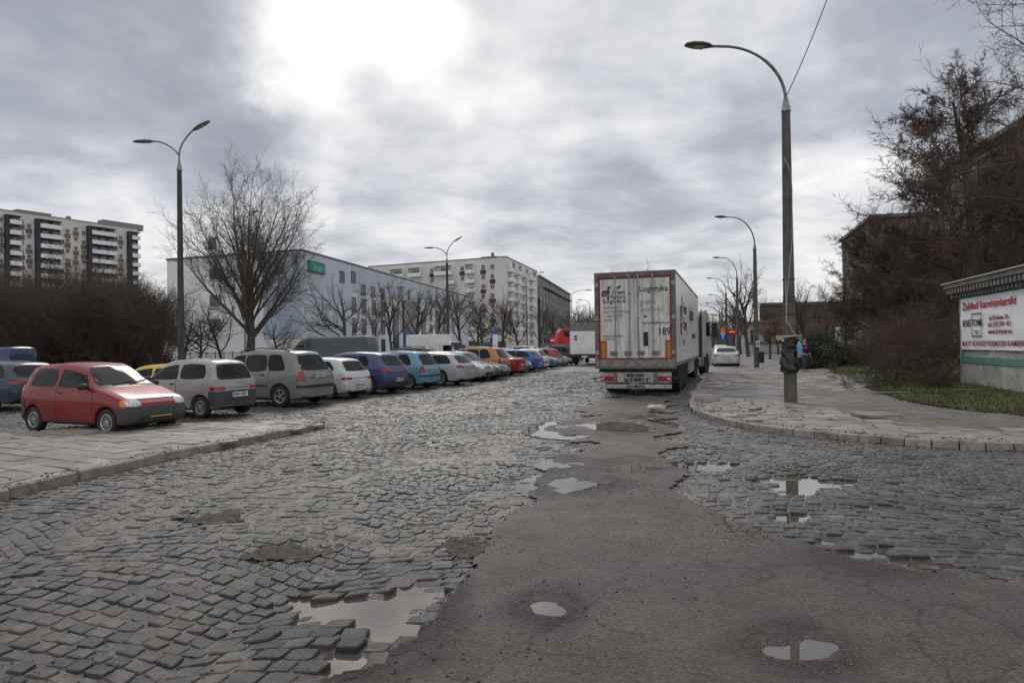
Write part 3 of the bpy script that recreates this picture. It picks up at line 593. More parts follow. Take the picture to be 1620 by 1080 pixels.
def make_car(kind, paintm, name='parked_car', variant='', plate='WPI 1E97', tail=1, glass=None):
    sp = MODELS[kind]; L_, W_, H_, wb, fo, r = (sp[k] for k in ('L', 'W', 'H', 'wb', 'fo', 'r')); t = sp['t']; van = sp.get('van')
    root = empty(name)
    xf = wb / 2 + fo; X = lambda f: xf - f * L_          # fraction from the nose -> local x
    top = TOPS[t]; clr = .19 if not van else .26
    gtop = lambda f: smooth_i(top, f) * H_
    beltk = .60 if not van else .52
    b0, b1 = {'box': (.615, .655), 'hatch': (.61, .66), 'wagon': (.61, .64), 'mpv': (.59, .62), 'sedan': (.63, .66), 'van': (.5, .5)}[t]
    def belt(f): return min((b0 + (b1 - b0) * f) * H_, gtop(f) - .035)
    def plan(f):
        q = abs(2 * f - 1); e = 1 - .085 * q ** 4 if not van else 1 - .03 * q ** 6
        d = min(f, 1 - f)
        if d < .05: e *= 1 - (.16 if not van or f < .5 else .03) * (1 - d / .05) ** 2.2
        return e
    fs = set(np.linspace(0, 1, 46).tolist() + [0.004, .012, .02, .03, .97, .98, .988, .996])
    ra = r * 1.16; zc = r
    for xw in (wb / 2, -wb / 2):
        for k in range(13):
            fs.add((xf - (xw + ra * math.cos(PI * k / 12))) / L_)
        fs.add((xf - (xw + ra + .012)) / L_); fs.add((xf - (xw - ra - .012)) / L_)
    fs = sorted(fs); secs = []
    tum = .62 if not van else .16
    for f in fs:
        x = X(f); w = W_ / 2 * plan(f); zt = gtop(f); zb = belt(f); h = max(0, zt - zb)
        g = cl(0, 1, (h - .05) / (.33 * H_ if not van else .4))
        lo = clr + (.03 if f < .03 or f > .97 else 0) + max(0, (.06 - min(f, 1 - f)) * .9)
        za = 0
        for xw in (wb / 2, -wb / 2):
            if abs(x - xw) <= ra + .001: za = zc + math.sqrt(max(0, ra * ra - (x - xw) ** 2))
        z1 = max(lo, za); zs = max(lo + .05, za)
        mid = [lo + (zb - lo) * k for k in (.36, .62, .86)]
        mid = [max(m_, za + .02 * (i + 1)) for i, m_ in enumerate(mid)]; zb = max(zb, mid[2] + .02)
        wr = w * (.93 - tum * .30) if not van else w * .93
        y = lambda a, b: (a * (1 - g) + b * g)
        hh = max(h, .001)
        pts = [(0, z1), (.82 * w, z1), (w * .985, zs), (w, mid[0]), (w * 1.0, mid[1]), (w * .99, mid[2]), (w * .955, zb),
               (y(.88 * w, w * .935 * .72 + wr * .28), zb + hh * y(.45, .30)), (y(.80 * w, w * .93 * .38 + wr * .62), zb + hh * y(.68, .62)), (y(.68 * w, wr), zb + hh * y(.82, .88)),
               (y(.52 * w, wr * .9), zb + hh * y(.92, .965)), (y(.3 * w, wr * .6), zb + hh * .99), (0, zb + hh + .012 * g)]
        secs.append([(x, a, b) for a, b in pts])
    K = len(secs[0]); vs = []; fc = []; mi = []
    for s_ in secs: vs += s_ + [(x, -y_, z) for x, y_, z in s_[1:-1]]
    w_ = K + K - 2
    ringi = list(range(K)) + [K + (K - 2) - 1 - i for i in range(K - 2)]   # up the left side, down the right
    for i in range(len(secs) - 1):
        for k in range(w_):
            a, b = ringi[k], ringi[(k + 1) % w_]
            fc.append((i * w_ + a, i * w_ + b, (i + 1) * w_ + b, (i + 1) * w_ + a)); mi.append(1 if k == 0 or k == w_ - 1 else 0)
    fc.append(tuple(ringi[::-1])); mi.append(0); fc.append(tuple((len(secs) - 1) * w_ + k for k in ringi)); mi.append(0)
    fc = [f[::-1] for f in fc]
    bvh = BVHTree.FromPolygons([Vector(v) for v in vs], fc)
    body = MB(); body.v = [tuple(v) for v in vs]; body.f = fc; body.m = mi
    Zs = lambda k: k * H_
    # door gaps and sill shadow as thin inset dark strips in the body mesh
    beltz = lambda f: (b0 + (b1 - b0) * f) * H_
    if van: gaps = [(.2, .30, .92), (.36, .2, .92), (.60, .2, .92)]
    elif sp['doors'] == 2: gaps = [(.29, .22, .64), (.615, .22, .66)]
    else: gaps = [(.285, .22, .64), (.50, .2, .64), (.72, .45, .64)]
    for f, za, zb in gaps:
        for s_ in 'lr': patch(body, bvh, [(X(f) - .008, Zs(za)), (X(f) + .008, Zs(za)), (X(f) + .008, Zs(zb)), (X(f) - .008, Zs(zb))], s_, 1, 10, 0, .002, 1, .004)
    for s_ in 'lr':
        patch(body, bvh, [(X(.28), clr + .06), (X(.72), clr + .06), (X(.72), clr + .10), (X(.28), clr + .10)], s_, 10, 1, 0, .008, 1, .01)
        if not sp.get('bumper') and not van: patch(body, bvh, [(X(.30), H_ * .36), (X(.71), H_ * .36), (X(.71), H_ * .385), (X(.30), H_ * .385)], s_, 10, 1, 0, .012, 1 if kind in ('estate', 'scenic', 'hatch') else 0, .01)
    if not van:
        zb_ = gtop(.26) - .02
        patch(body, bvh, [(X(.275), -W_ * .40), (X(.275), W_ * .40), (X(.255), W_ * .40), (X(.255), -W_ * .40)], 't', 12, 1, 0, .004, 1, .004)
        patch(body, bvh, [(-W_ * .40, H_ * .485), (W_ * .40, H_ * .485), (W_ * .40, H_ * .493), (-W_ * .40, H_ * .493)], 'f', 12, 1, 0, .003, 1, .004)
    rear_lo, rear_hi = {'box': (.655, .90), 'hatch': (.68, .90), 'wagon': (.67, .895), 'mpv': (.635, .90), 'sedan': (.735, .91), 'van': (.55, .9)}[t]
    if not van: patch(body, bvh, [(-W_ * .40, H_ * .5), (W_ * .40, H_ * .5), (W_ * .40, H_ * .508), (-W_ * .40, H_ * .508)], 'b', 12, 1, 0, .003, 1, .004)
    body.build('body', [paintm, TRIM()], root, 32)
    global PW
    PW = (xf, xf - L_, W_ / 2)
    gm = glass or GLASS()
    def part(nm, mat, quads, smooth=50, lab=None, parent=root, **kw):
        mb = MB()
        for q in quads:
            q = list(q); o = dict(kw); 
            if isinstance(q[-1], dict): o.update(q.pop())
            patch(mb, bvh, q[0], q[1], **o)
        ob = mb.build(nm, mat, parent, smooth)
        if lab: ob['label'] = lab
        return ob
    wW = W_ * .5
    # windscreen, rear window
    if not van:
        part('windshield', gm, [([(-wW * .82, H_ * .675), (wW * .82, H_ * .675), (wW * .60, H_ * .93), (-wW * .60, H_ * .93)], 'f')], n=14, m=8, rnd=.14, off=.005)
        k = .82
        part('window_seal', TRIM(), [([(-wW * .85, H_ * .668), (wW * .85, H_ * .668), (wW * .625, H_ * .938), (-wW * .625, H_ * .938)], 'f')], n=14, m=8, rnd=.14, off=.002, lip=.004)
        part('window_seal', TRIM(), [([(-wW * .80, H_ * (rear_lo - .01)), (wW * .80, H_ * (rear_lo - .01)), (wW * .645, H_ * (rear_hi + .008)), (-wW * .645, H_ * (rear_hi + .008))], 'b')], n=14, m=8, rnd=.28, off=.0025, lip=.004)
        part('rear_window', gm, [([(-wW * k * .93, H_ * rear_lo), (wW * k * .93, H_ * rear_lo), (wW * .62, H_ * rear_hi), (-wW * .62, H_ * rear_hi)], 'b')], n=14, m=8, rnd=.28, off=.006)
    else:
        part('windshield', gm, [([(-wW * .86, H_ * .53), (wW * .86, H_ * .53), (wW * .8, H_ * .84), (-wW * .8, H_ * .84)], 'f')], n=14, m=8, rnd=.14, off=.005)
    # side windows
    bz = lambda f: beltz(f) + .035
    rt_ = H_ * .905
    if t == 'box': SW = [((.335, .40, .615, .60), (0, 0, 0, 0)), ((.64, .645, .885, .855), (0, 0, 0, -.015))]
    elif t == 'hatch' and sp['doors'] == 2: SW = [((.32, .40, .60, .60), 0), ((.625, .63, .87, .80), 0)]
    elif t == 'hatch': SW = [((.33, .41, .495, .495), 0), ((.51, .51, .71, .69), 0), ((.725, .705, .83, .78), 0)]
    elif t == 'wagon': SW = [((.33, .41, .495, .495), 0), ((.51, .51, .70, .68), 0), ((.715, .695, .91, .84), 0)]
    elif t == 'mpv': SW = [((.30, .39, .49, .49), 0), ((.505, .505, .70, .68), 0), ((.715, .695, .86, .80), 0)]
    elif t == 'sedan': SW = [((.335, .41, .51, .51), 0), ((.525, .525, .74, .66), 0)]
    elif van: SW = [((.215, .265, .35, .35), 0)]
    for (fb, ft, rb, rtp), _ in SW:
        zt = rt_ if not van else H_ * .80; zlo = bz if not van else (lambda f: H_ * .54)
        for s_ in 'lr':
            q = [(X(fb), zlo(fb)), (X(rb), zlo(rb)), (X(rtp), min(zt, gtop(rtp) - .08)), (X(ft), min(zt, gtop(ft) - .07))]
            cx_, cz_ = sum(p[0] for p in q) / 4, sum(p[1] for p in q) / 4; ww_ = abs(q[0][0] - q[1][0]) + .05; q2 = [(cx_ + (a - cx_) * (1 + .045 / ww_), cz_ + (b - cz_) * 1.10) for a, b in q]
            if root: part('window_seal', TRIM(), [(q2, s_)], n=8, m=6, rnd=.22 if rb < .7 else .45, off=.0025, lip=.004)
            part('side_window', gm, [(q, s_)], n=8, m=6, rnd=.22 if rb < .7 else .45, off=.005)
            if not van and kind in ('scenic', 'cross', 'c3', 'swift', 'estate', 'suv', 'hatch', 'sedan'):
                pass
    # lamps
    if not van:
        for s_ in (-1, 1):
            hz = {'seicento': (.40, .505)}.get(kind, (.43, .52))
            part('headlight', [LENS(), AMB()], [([(s_ * wW * .50, H_ * hz[0]), (s_ * wW * .86, H_ * hz[0]), (s_ * wW * .93, H_ * (hz[1] - .01)), (s_ * wW * .55, H_ * hz[1])], 'F', dict(rnd=.5))], off=.008, n=8, m=6)
            if kind in ('seicento',): part('turn_signal', AMB(), [([(s_ * wW * .85, H_ * .395), (s_ * wW * .97, H_ * .41), (s_ * wW * .985, H_ * .485), (s_ * wW * .9, H_ * .49)], 'F', dict(rnd=.5))], off=.010, n=6, m=4)
            sd = 'l' if s_ > 0 else 'r'
            if kind in ('seicento', 'swift'): tq = [([(s_ * wW * .55, H_ * .47), (s_ * wW * .97, H_ * .47), (s_ * wW * .97, H_ * .53), (s_ * wW * .55, H_ * .53)], 'B')]
            elif kind in ('scenic', 'c3', 'suv'): tq = [([(s_ * wW * .74, H_ * .44), (s_ * wW * .97, H_ * .44), (s_ * wW * .90, H_ * .62), (s_ * wW * .78, H_ * .62)], 'B')]
            elif kind == 'hatch': tq = [([(s_ * wW * .78, H_ * .50), (s_ * wW * .93, H_ * .50), (s_ * wW * .76, H_ * .86), (s_ * wW * .66, H_ * .86)], 'B')]
            else: tq = [([(s_ * wW * .55, H_ * .55), (s_ * wW * .97, H_ * .53), (s_ * wW * .97, H_ * .61), (s_ * wW * .55, H_ * .60)], 'B')]
            part('tail_light', [RED(), WPL()], [(q, a, dict(rnd=.3)) for q, a in tq], off=.010, n=8, m=5)
        part('grille', TRIM(), [([(-wW * .42, H_ * .43), (wW * .42, H_ * .43), (wW * .46, H_ * .475), (-wW * .46, H_ * .475)], 'f')] if kind != 'seicento' else [([(-wW * .6, H_ * .19), (wW * .6, H_ * .19), (wW * .6, H_ * .26), (-wW * .6, H_ * .26)], 'f')], off=.022 if kind == 'seicento' else .006, n=10, m=3, rnd=.3)
        if sp.get('bumper'):
            part('front_bumper', M('grey_plastic', (.045, .048, .052), .55, c2=(.06, .062, .066), scale=6), [([(-wW * 1.0, H_ * .17), (wW * 1.0, H_ * .17), (wW * 1.0, H_ * .385), (-wW * 1.0, H_ * .385)], 'F', dict(n=30)), ] + [([(X(.06), H_ * .2), (X(.078), H_ * .20), (X(.086), H_ * .385), (X(.06), H_ * .385)], q_) for q_ in 'lr'], off=.014, n=12, m=6, rnd=.04)
            part('rear_bumper', MATS['grey_plastic'], [([(-wW * 1.0, H_ * .2), (wW * 1.0, H_ * .2), (wW * 1.0, H_ * .455), (-wW * 1.0, H_ * .455)], 'B', dict(n=30))] + [([(X(.945), H_ * .22), (X(.96), H_ * .2), (X(.96), H_ * .455), (X(.925), H_ * .43)], q_) for q_ in 'lr'], off=.014, n=12, m=6, rnd=.04)
        else:
            part('front_bumper', TRIM(), [([(-wW * .62, H_ * .20), (wW * .62, H_ * .20), (wW * .66, H_ * .30), (-wW * .66, H_ * .30)], 'f')], off=.006, n=10, m=3, rnd=.3)
            if kind in ('swift', 'sedan', 'estate'): part('rear_bumper', paintm, [([(-wW * .99, H_ * .24), (wW * .99, H_ * .24), (wW * .99, H_ * .44), (-wW * .99, H_ * .44)], 'B')], off=.022, n=16, m=4, rnd=.05)
            else: part('rear_bumper', TRIM() if kind not in ('c3',) else M('grey_plastic', (.045, .048, .052), .55), [([(-wW * .97, H_ * .33), (wW * .97, H_ * .33), (wW * .97, H_ * .375), (-wW * .97, H_ * .375)], 'B')] if kind != 'cross' else [([(-wW * .95, H_ * .17), (wW * .95, H_ * .17), (wW * .97, H_ * .3), (-wW * .97, H_ * .3)], 'B')], off=.016, n=22, m=3, rnd=.1)
        rz = {'seicento': .385, 'swift': .33, 'cross': .335, 'c3': .50, 'scenic': .54, 'estate': .40}.get(kind, .42)
        for q, a in ((rz, 'b'), (.25 if kind == 'seicento' else .34, 'f')):
            lab = None
            mb = MB(); h, nn, _, _ = bvh.ray_cast(Vector((9 if a == 'f' else -9, 0, H_ * q)), Vector((-1 if a == 'f' else 1, 0, 0)))
            sgn = 1 if a == 'f' else -1; xx = h.x + sgn * (.05 if sp.get('bumper') else .035)
            if a == 'f' and variant == 'noplate':
                mb.box((xx, 0, H_ * q), (.012, .5, .022)); mb.build('plate_holder', M('faded_yellow', (.42, .28, .06), .6), root); continue
            mb.box((xx, 0, H_ * q), (.014, .52, .115)); mb.box((xx, sgn * -.24 * 1, H_ * q), (.016, .035, .113), 1)
            po = mb.build('licence_plate', [WPL(), M('plate_blue', (.02, .06, .3), .5)], root)
            if plate:
                mw = Matrix.Translation((xx + sgn * .009, 0, H_ * q)) @ Matrix.Rotation(sgn * PI / 2, 4, 'Z') @ Matrix.Rotation(PI / 2, 4, 'X')
                text(plate, .105, BLK(), po, mw, bold=.002)
        # wipers, aerial, handles, mirrors
        mb = MB()
        for y0 in (.05, -.45):
            pts = []
            for k in range(5):
                y = y0 * W_ * .5 + k * .13; z = H_ * (.685 + .01 * k)
                h, nn, _, _ = bvh.ray_cast(Vector((9, y, z)), Vector((-1, 0, 0)))
                if h: pts.append(h + nn * .018)
            mb.tube(pts, .009, 5)
        mb.build('wiper', TRIM(), root)
        if t != 'sedan':
            mb = MB(); pts = []
            for k in range(5):
                h, nn, _, _ = bvh.ray_cast(Vector((-9, -.08 + k * .11, H_ * (rear_lo + .035 - .006 * k))), Vector((1, 0, 0))); pts.append(h + nn * .02)
            mb.tube(pts, [.016, .012, .01, .008, .008], 5); mb.build('rear_wiper', TRIM(), root)
        for s_ in (-1, 1):
            y = s_ * (wW * .96 + .09); mb = MB(); xm = X(.345) 
            mb.bev((xm - .05, min(y - .09, y + .09), beltz(.33) + .0), (xm + .07, max(y - .09, y + .09), beltz(.33) + .12), .03)
            mb.box((xm, y - s_ * .1, beltz(.33) + .03), (.05, .12, .03))
            mb.build('mirror', TRIM() if kind in ('seicento', 'swift', 'scenic') else paintm, root, 60)
            for f in ((.575,) if sp['doors'] == 2 else (.46, .67)):
                mb = MB(); h, nn, _, _ = bvh.ray_cast(Vector((X(f), s_ * 4, beltz(f) - .09)), Vector((0, -s_, 0)))
                mb.bev((X(f) - .07, h.y - .014, beltz(f) - .105), (X(f) + .07, h.y + .014, beltz(f) - .07), .006); mb.build('door_handle', TRIM() if kind != 'estate' else paintm, root)
        if sp.get('rails'):
            for s_ in (-1, 1):
                mb = MB(); pts = [(X(f), s_ * wW * .66, z) for f, z in ((.42, gtop(.42) - .0), (.46, gtop(.46) + .045), (.6, gtop(.6) + .055), (.8, gtop(.8) + .05), (.85, gtop(.85) - .01))]
                mb.tube(pts, .016, 6); mb.build('roof_rail', TRIM(), root, 40)
        mb = MB(); mb.tube([(X(.52) , 0, gtop(.5)), (X(.58), 0, gtop(.5) + .16)], [.006, .003], 5); mb.build('aerial', TRIM(), root)
    else:
        for s_ in (-1, 1):
            part('headlight', LENS(), [([(s_ * wW * .55, H_ * .33), (s_ * wW * .95, H_ * .33), (s_ * wW * .93, H_ * .42), (s_ * wW * .6, H_ * .39)], 'f')], off=.01)
            part('tail_light', RED(), [([(s_ * wW * .86, H_ * .32), (s_ * wW * .97, H_ * .32), (s_ * wW * .97, H_ * .52), (s_ * wW * .86, H_ * .52)], 'b')], off=.01)
            mb = MB(); y = s_ * (wW + .12); mb.bev((X(.2) - .05, y - .1, H_ * .55), (X(.2) + .06, y + .1, H_ * .7), .03); mb.build('mirror', TRIM(), root, 50)
            part('side_moulding', TRIM(), [([(X(.36), H_ * .24), (X(.95), H_ * .24), (X(.95), H_ * .28), (X(.36), H_ * .28)], 'l' if s_ > 0 else 'r')], off=.02, n=10, m=1, rnd=0)
        part('grille', TRIM(), [([(-wW * .5, H_ * .27), (wW * .5, H_ * .27), (wW * .5, H_ * .34), (-wW * .5, H_ * .34)], 'f')], off=.01)
        part('front_bumper', TRIM(), [([(-wW * .95, H_ * .13), (wW * .95, H_ * .13), (wW * .95, H_ * .24), (-wW * .95, H_ * .24)], 'f')], off=.02, n=16, m=3, rnd=.05)
        mb = MB()
        for f in (.38, .62, .93): mb.box((X(f), 0, H_ * 1.0 + .012), (.03, W_ * .8, .02))
        mb.build('roof_rib', paintm, root)
    ww = .17 if not van else .2
    for sx_ in (1, -1):
        for sy in (1, -1):
            tm, rm = wheel_meshes(r, ww, sp['rim'])
            loc = (sx_ * wb / 2, sy * (W_ / 2 - ww / 2 - .015), r)
            o = link_mesh('wheel', tm, root, loc, 0 if sy > 0 else PI); rr = link_mesh('rim', rm, o)
    return root, sp
def put_car(root, sp, px, py, nose, yaw=None, wheel='near', z=0.0):
    """px,py = ground contact of the near-side wheel at the street end. nose 'out' = nose to the street"""
    g = G(px, py, 0); yw = (R(-21) if yaw is None else yaw) + (0 if nose == 'out' else PI)
    c, s = math.cos(yw), math.sin(yw)
    lx = sp['wb'] / 2 if nose == 'out' else -sp['wb'] / 2
    ly = -(sp['W'] / 2 - .1) if nose == 'out' else (sp['W'] / 2 - .1)
    root.location = (g.x - (lx * c - ly * s), g.y - (lx * s + ly * c), -.005 + z); root.rotation_euler = (0, 0, yw)
GRP = 'cars parked side by side along the left of the street'
def car(kind, pn, pc, px, py, nose, label, cat='car', grp=GRP, name='parked_car', yaw=None, wf=None, **kw):
    r_, sp = make_car(kind, PAINT(pn, pc), name, **kw); tag(r_, label, cat, grp)
    if wf is not None:
        g = G(px, py); yw = (R(-21) if yaw is None else yaw) + (0 if nose == 'out' else PI); r_.location = (g.x, g.y, 0); r_.rotation_euler = (0, 0, yw)
    else: put_car(r_, sp, px, py, nose, yaw)
    return r_
red = car('seicento', 'red', (.21, .003, .007), 173, 689, 'out', 'small red three-door hatchback with grey bumpers, nose to the street by the left pavement', variant='noplate', yaw=R(-23))
car('seicento', 'silver', (.31, .285, .285), 320, 661, 'in', 'small silver three-door hatchback with dark grey rear bumper beside the red one', plate='SWI 1E03', yaw=R(-22))
car('scenic', 'grey_green', (.17, .175, .165), 445, 643, 'in', 'grey-green people carrier with roof rails and red and white tail lights', plate='WX 8371K')
car('swift', 'white_silver', (.50, .51, .53), 522, 632, 'in', 'old pale silver hatchback with low rear, between the grey people carrier and the violet-blue car', plate='WZ 40917')
car('cross', 'violet_blue', (.04, .042, .13), 583, 624, 'in', 'dark violet-blue hatchback with black rear apron, beside the light blue car', plate='WE 5N832')
car('c3', 'light_blue', (.11, .26, .36), 647, 616, 'in', 'rounded light blue hatchback with tall red tail lights', plate='WU 2094F')
car('estate', 'silver_grey', (.37, .37, .38), 697, 610, 'in', 'long silver estate car next to the light blue hatchback', plate='WH 3174')
car('hatch', 'silver_two', (.33, .34, .35), 740, 604, 'out', 'silver hatchback nose out between the silver estate and the dark grey car', plate='WB 7712')
car('sedan', 'dark_grey', (.10, .105, .11), 762, 601, 'out', 'dark grey saloon nose out in front of the orange car', plate='WI 2281')
car('mpv' if False else 'scenic', 'orange', (.42, .165, .06), 772, 597, 'in', 'orange hatchback with tall red tail lights in the parked row', plate='WA 9031')
car('sedan', 'deep_red', (.33, .015, .02), 793, 594, 'in', 'deep red saloon seen from behind, boot to the street', plate='LU 1187')
car('hatch', 'silver_three', (.35, .36, .38), 810, 590.5, 'out', 'silver family car nose out between the deep red saloon and the blue estate', plate='WF 6120')
car('estate', 'bright_blue', (.03, .08, .30), 826, 588, 'in', 'bright blue estate car with red tail lights', plate='WN 412')
car('hatch', 'white', (.62, .60, .58), 843, 585.5, 'in', 'white hatchback with tall narrow red tail lights', plate='WO 733')
car('sedan', 'slate_blue', (.10, .13, .2), 862, 583, 'out', 'slate blue saloon nose out beside the white hatchback', plate='WT 553')
car('hatch', 'dark_red', (.28, .02, .035), 868, 580, 'in', 'dark red hatchback behind the slate blue saloon', plate='WL 21')
car('sedan', 'ice_blue', (.24, .3, .33), 880, 579, 'out', 'pale blue-grey saloon nose out near the black off-roader', plate='WK 90')
car('suv', 'black', (.018, .02, .024), 895, 577, 'in', 'black off-roader at the far end of the parked row', plate='WY 31')
car('hatch', 'charcoal', (.035, .037, .042), 906, 574, 'in', 'charcoal hatchback by the tail of the white lorry with tail lights lit', plate='WJ 55')
# second row and beyond
G2 = 'vehicles standing behind the front row of parked cars'
car('estate', 'navy', (.018, .026, .05), -20, 645, 'in', 'dark navy estate car half hidden behind the small red hatchback', grp=G2, wf=1, yaw=R(-18) , plate='')
V1 = car('van', 'dark_blue', (.03, .045, .11), -45, 604, 'out', 'long dark blue panel van behind the navy estate at the left edge', 'van', grp=G2, name='panel_van', wf=1, yaw=R(170)); V1.scale = (1.15, 1, .80)
Y1 = car('swift', 'yellow', (.55, .36, .04), 252, 640, 'out', 'yellow hatchback behind the small silver three-door car', grp=G2, wf=1, yaw=R(165), plate=''); Y1.location.z = -.1
V2 = car('van', 'anthracite', (.045, .055, .065), 512, 596, 'in', 'long anthracite panel van behind the pale silver hatchback', 'van', grp=G2, name='panel_van', wf=1, yaw=R(-10)); V2.scale = (1, 1, .94)
car('suv', 'black_two', (.02, .022, .026), 640, 594, 'in', 'black car with silver roof rails behind the light blue hatchback', grp=G2, wf=1, plate='', yaw=R(-12))
for i, (pn, pc, px, py, kd, lb) in enumerate((('pale_grey', (.42, .43, .44), 590, 588, 'hatch', 'pale grey hatchback seen behind the violet-blue car'), ('sky_blue', (.12, .25, .4), 735, 578, 'estate', 'blue car far back beside the white box van'),
                                   ('mid_blue', (.06, .12, .3), 768, 578, 'hatch', 'mid blue hatchback behind the orange car'), ('white_two', (.6, .6, .6), 822, 571, 'suv', 'white car far back behind the bright blue estate'),
                                   ('silver_four', (.4, .41, .42), 885, 566, 'sedan', 'silver saloon far back behind the black off-roader'), ('teal', (.1, .25, .33), 790, 573, 'hatch', 'blue-green hatchback far back behind the deep red saloon'))):
    car(kd, pn, pc, px, py, 'in' if i % 2 else 'out', lb, grp=G2, wf=1, plate='')
car('sedan', 'pale_silver', (.47, .475, .49), 1147, 579.5, 'out', 'pale silver saloon parked beyond the lorry, seen from behind', wf=1, yaw=PI / 2 - R(14), grp='cars along the right kerb', plate='WD 7105')
car('hatch', 'white_three', (.6, .6, .6), 1140, 566, 'out', 'white car far down the right kerb beyond the pale silver saloon', wf=1, yaw=PI / 2 - R(14), grp='cars along the right kerb', plate='')
# paper on the red car's dashboard window and the ticket
# ------------------------------------------------------------------ lorries
def Rz(a): return Matrix.Rotation(a, 4, 'Z')
DWH = lambda: M('streaked_white_door', (.62, .61, .575), .5, c2=(.36, .345, .315), scale=3.2, contrast=(.36, .62), stretch=(1, 4.5, .3), c3=(.60, .59, .57), s3=2.2)
LWH = lambda: M('lorry_side_white', (.70, .70, .68), .35, c2=(.58, .57, .55), scale=1.2, coat=.2)
DKF = lambda: M('grimy_frame', (.085, .078, .07), .55, c2=(.15, .14, .125), scale=9, bump=.3)
GRF = lambda: M('grimy_sill', (.25, .235, .215), .55, c2=(.12, .11, .10), scale=5)
REDT = lambda: M('red_tape', (.15, .01, .016), .5, c2=(.25, .03, .03), scale=20)
GRN = lambda: M('dark_green_print', (.035, .06, .05), .55)
GRY = lambda: M('grey_print', (.22, .22, .21), .55)
STL = lambda: M('galvanised_steel', (.30, .295, .28), .45, .5, c2=(.18, .17, .16), scale=12)
UND = lambda: M('chassis_black', (.02, .019, .018), .7, c2=(.05, .045, .04), scale=6)
YB = lambda: M('marker_yellow', (.30, .20, .03), .5); RB = lambda: M('marker_red', (.38, .025, .015), .5)
th = R(18.2)
lor = empty('articulated_lorry', (3.98, 22.08, 0), PI / 2 - th, 'white refrigerated articulated lorry parked at the right kerb, grimy rear doors lettered green and red', 'lorry')
LY = lambda px: 1.3 - (px - 938) / 135 * 2.6
LZ_ = lambda py: 1.65 + (545.2 - py) / 49.3
def rear_text(s, px, py, size, mat, parent, align='LEFT', bold=.0, sx=1., x=-.035, pe=None):
    if pe: sx = -(pe - px) / 135 * 2.6
    mw = Matrix.Translation((x, LY(px), LZ_(py))) @ Matrix.Rotation(-PI / 2, 4, 'Z') @ Matrix.Rotation(PI / 2, 4, 'X')
    return text(s, size, mat, parent, mw, align=align, ext=.002, bold=bold, sx=sx)
mb = MB(); mb.bev((.02, -1.29, .98), (13.6, 1.29, 3.98), .03); mb.build('trailer_box', LWH(), lor)
mb = MB()
for y0, y1, z0, z1, mi in ((-1.3, -1.17, 1.15, 4.0, 0), (1.17, 1.3, 1.15, 4.0, 0), (-1.17, 1.17, 3.84, 4.0, 0), (-1.3, 1.3, .93, 1.15, 1)): mb.b2((-.06, y0, z0), (.08, y1, z1), mi)
mb.b2((-.11, -1.3, .86), (.1, 1.3, .93), 0)
mb.build('rear_frame', [DKF(), GRF()], lor)
doors = []
for s_, lab in ((1, 'left rear door with the green company logo'), (-1, 'right rear door numbered 189')):
    mb = MB(); a, b = (0.02, 1.165) if s_ > 0 else (-1.165, -.02)
    mb.bev((-.03, a, 1.16), (.02, b, 3.83), .008)
    d = mb.build('rear_door', DWH(), lor); d['label'] = lab; doors.append(d)
    mb = MB(); e = 1.165 * s_; f = e - .05 * s_
    mb.b2((-.036, min(e, f), 1.16), (-.031, max(e, f), 3.83)); mb.b2((-.036, min(f, .02 * s_), 3.775), (-.031, max(f, .02 * s_), 3.83)); mb.b2((-.036, min(f, .02 * s_), 1.16), (-.031, max(f, .02 * s_), 1.21))
    mb.build('edge_tape', REDT(), d)
    for z in (1.38, 2.5, 3.58):
        mb = MB(); mb.bev((-.085, min(e - .0 * s_, e + .13 * s_), z - .075), (-.03, max(e, e + .13 * s_), z + .075), .012); mb.build('hinge', STL(), d)
    for px in ((973.5, 997) if s_ > 0 else (1011.5, 1036)):
        y = LY(px); mb = MB(); mb.tube([(-.06, y, 1.02), (-.06, y, 3.9)], .016, 8)
        for z in (1.08, 1.75, 2.5, 3.3, 3.84): mb.box((-.05, y, z), (.05, .06, .07))
        mb.build('lock_rod', STL(), d, 40)
        mb = MB(); q = -1 if px in (973.5, 1036) and s_ < 0 else 1
        yy = y + (.13 if s_ > 0 else -.13) * (1 if px in (973.5,) or s_ < 0 else 1)
        mb.tube([(-.085, y, 1.38), (-.09, yy, 1.38)], .022, 6); mb.bev((-.10, min(y, yy) - .06, 1.31), (-.04, max(y, yy) + .05, 1.44), .02)
        mb.build('lock_handle', GRF(), d)
    px = 952.5 if s_ > 0 else 1061
    mb = MB(); y = LY(px); mb.box((-.038, y, 1.46), (.012, .20, .62), 1); mb.box((-.046, y, 1.46), (.006, .11, .5), 0); mb.build('marker_board', [YB(), RB()], d)
D0, D1 = doors
# logo: a ring with tail (g) crossed by an f stroke, and a leaf
mb = MB()
def arc(cy, cz, r, a0, a1, w, n=14):
    # filled band in the y-z plane seen from behind (y runs left)
    vs = []; 
    for k in range(n + 1):
        a = a0 + (a1 - a0) * k / n
        for rr in (r - w / 2, r + w / 2): vs.append((-.036, cy - rr * math.cos(a), cz + rr * math.sin(a)))
    mb.add(vs, [(2 * k, 2 * k + 2, 2 * k + 3, 2 * k + 1) for k in range(n)])
gy, gz = LY(955.5), LZ_(463)
rear_text('gf', 950, 463.5, .60, GRN(), D0, bold=.018, pe=966.5)
ly, lz = LY(980), LZ_(454)
mb.add([(-.036, ly + .10, lz - .055), (-.036, ly - .0, lz - .035), (-.036, ly - .1, lz + .05), (-.036, ly - .02, lz + .055), (-.036, ly + .06, lz + .02)], [(0, 1, 2, 3, 4)])
mb.build('leaf_emblem', GRN(), D0)
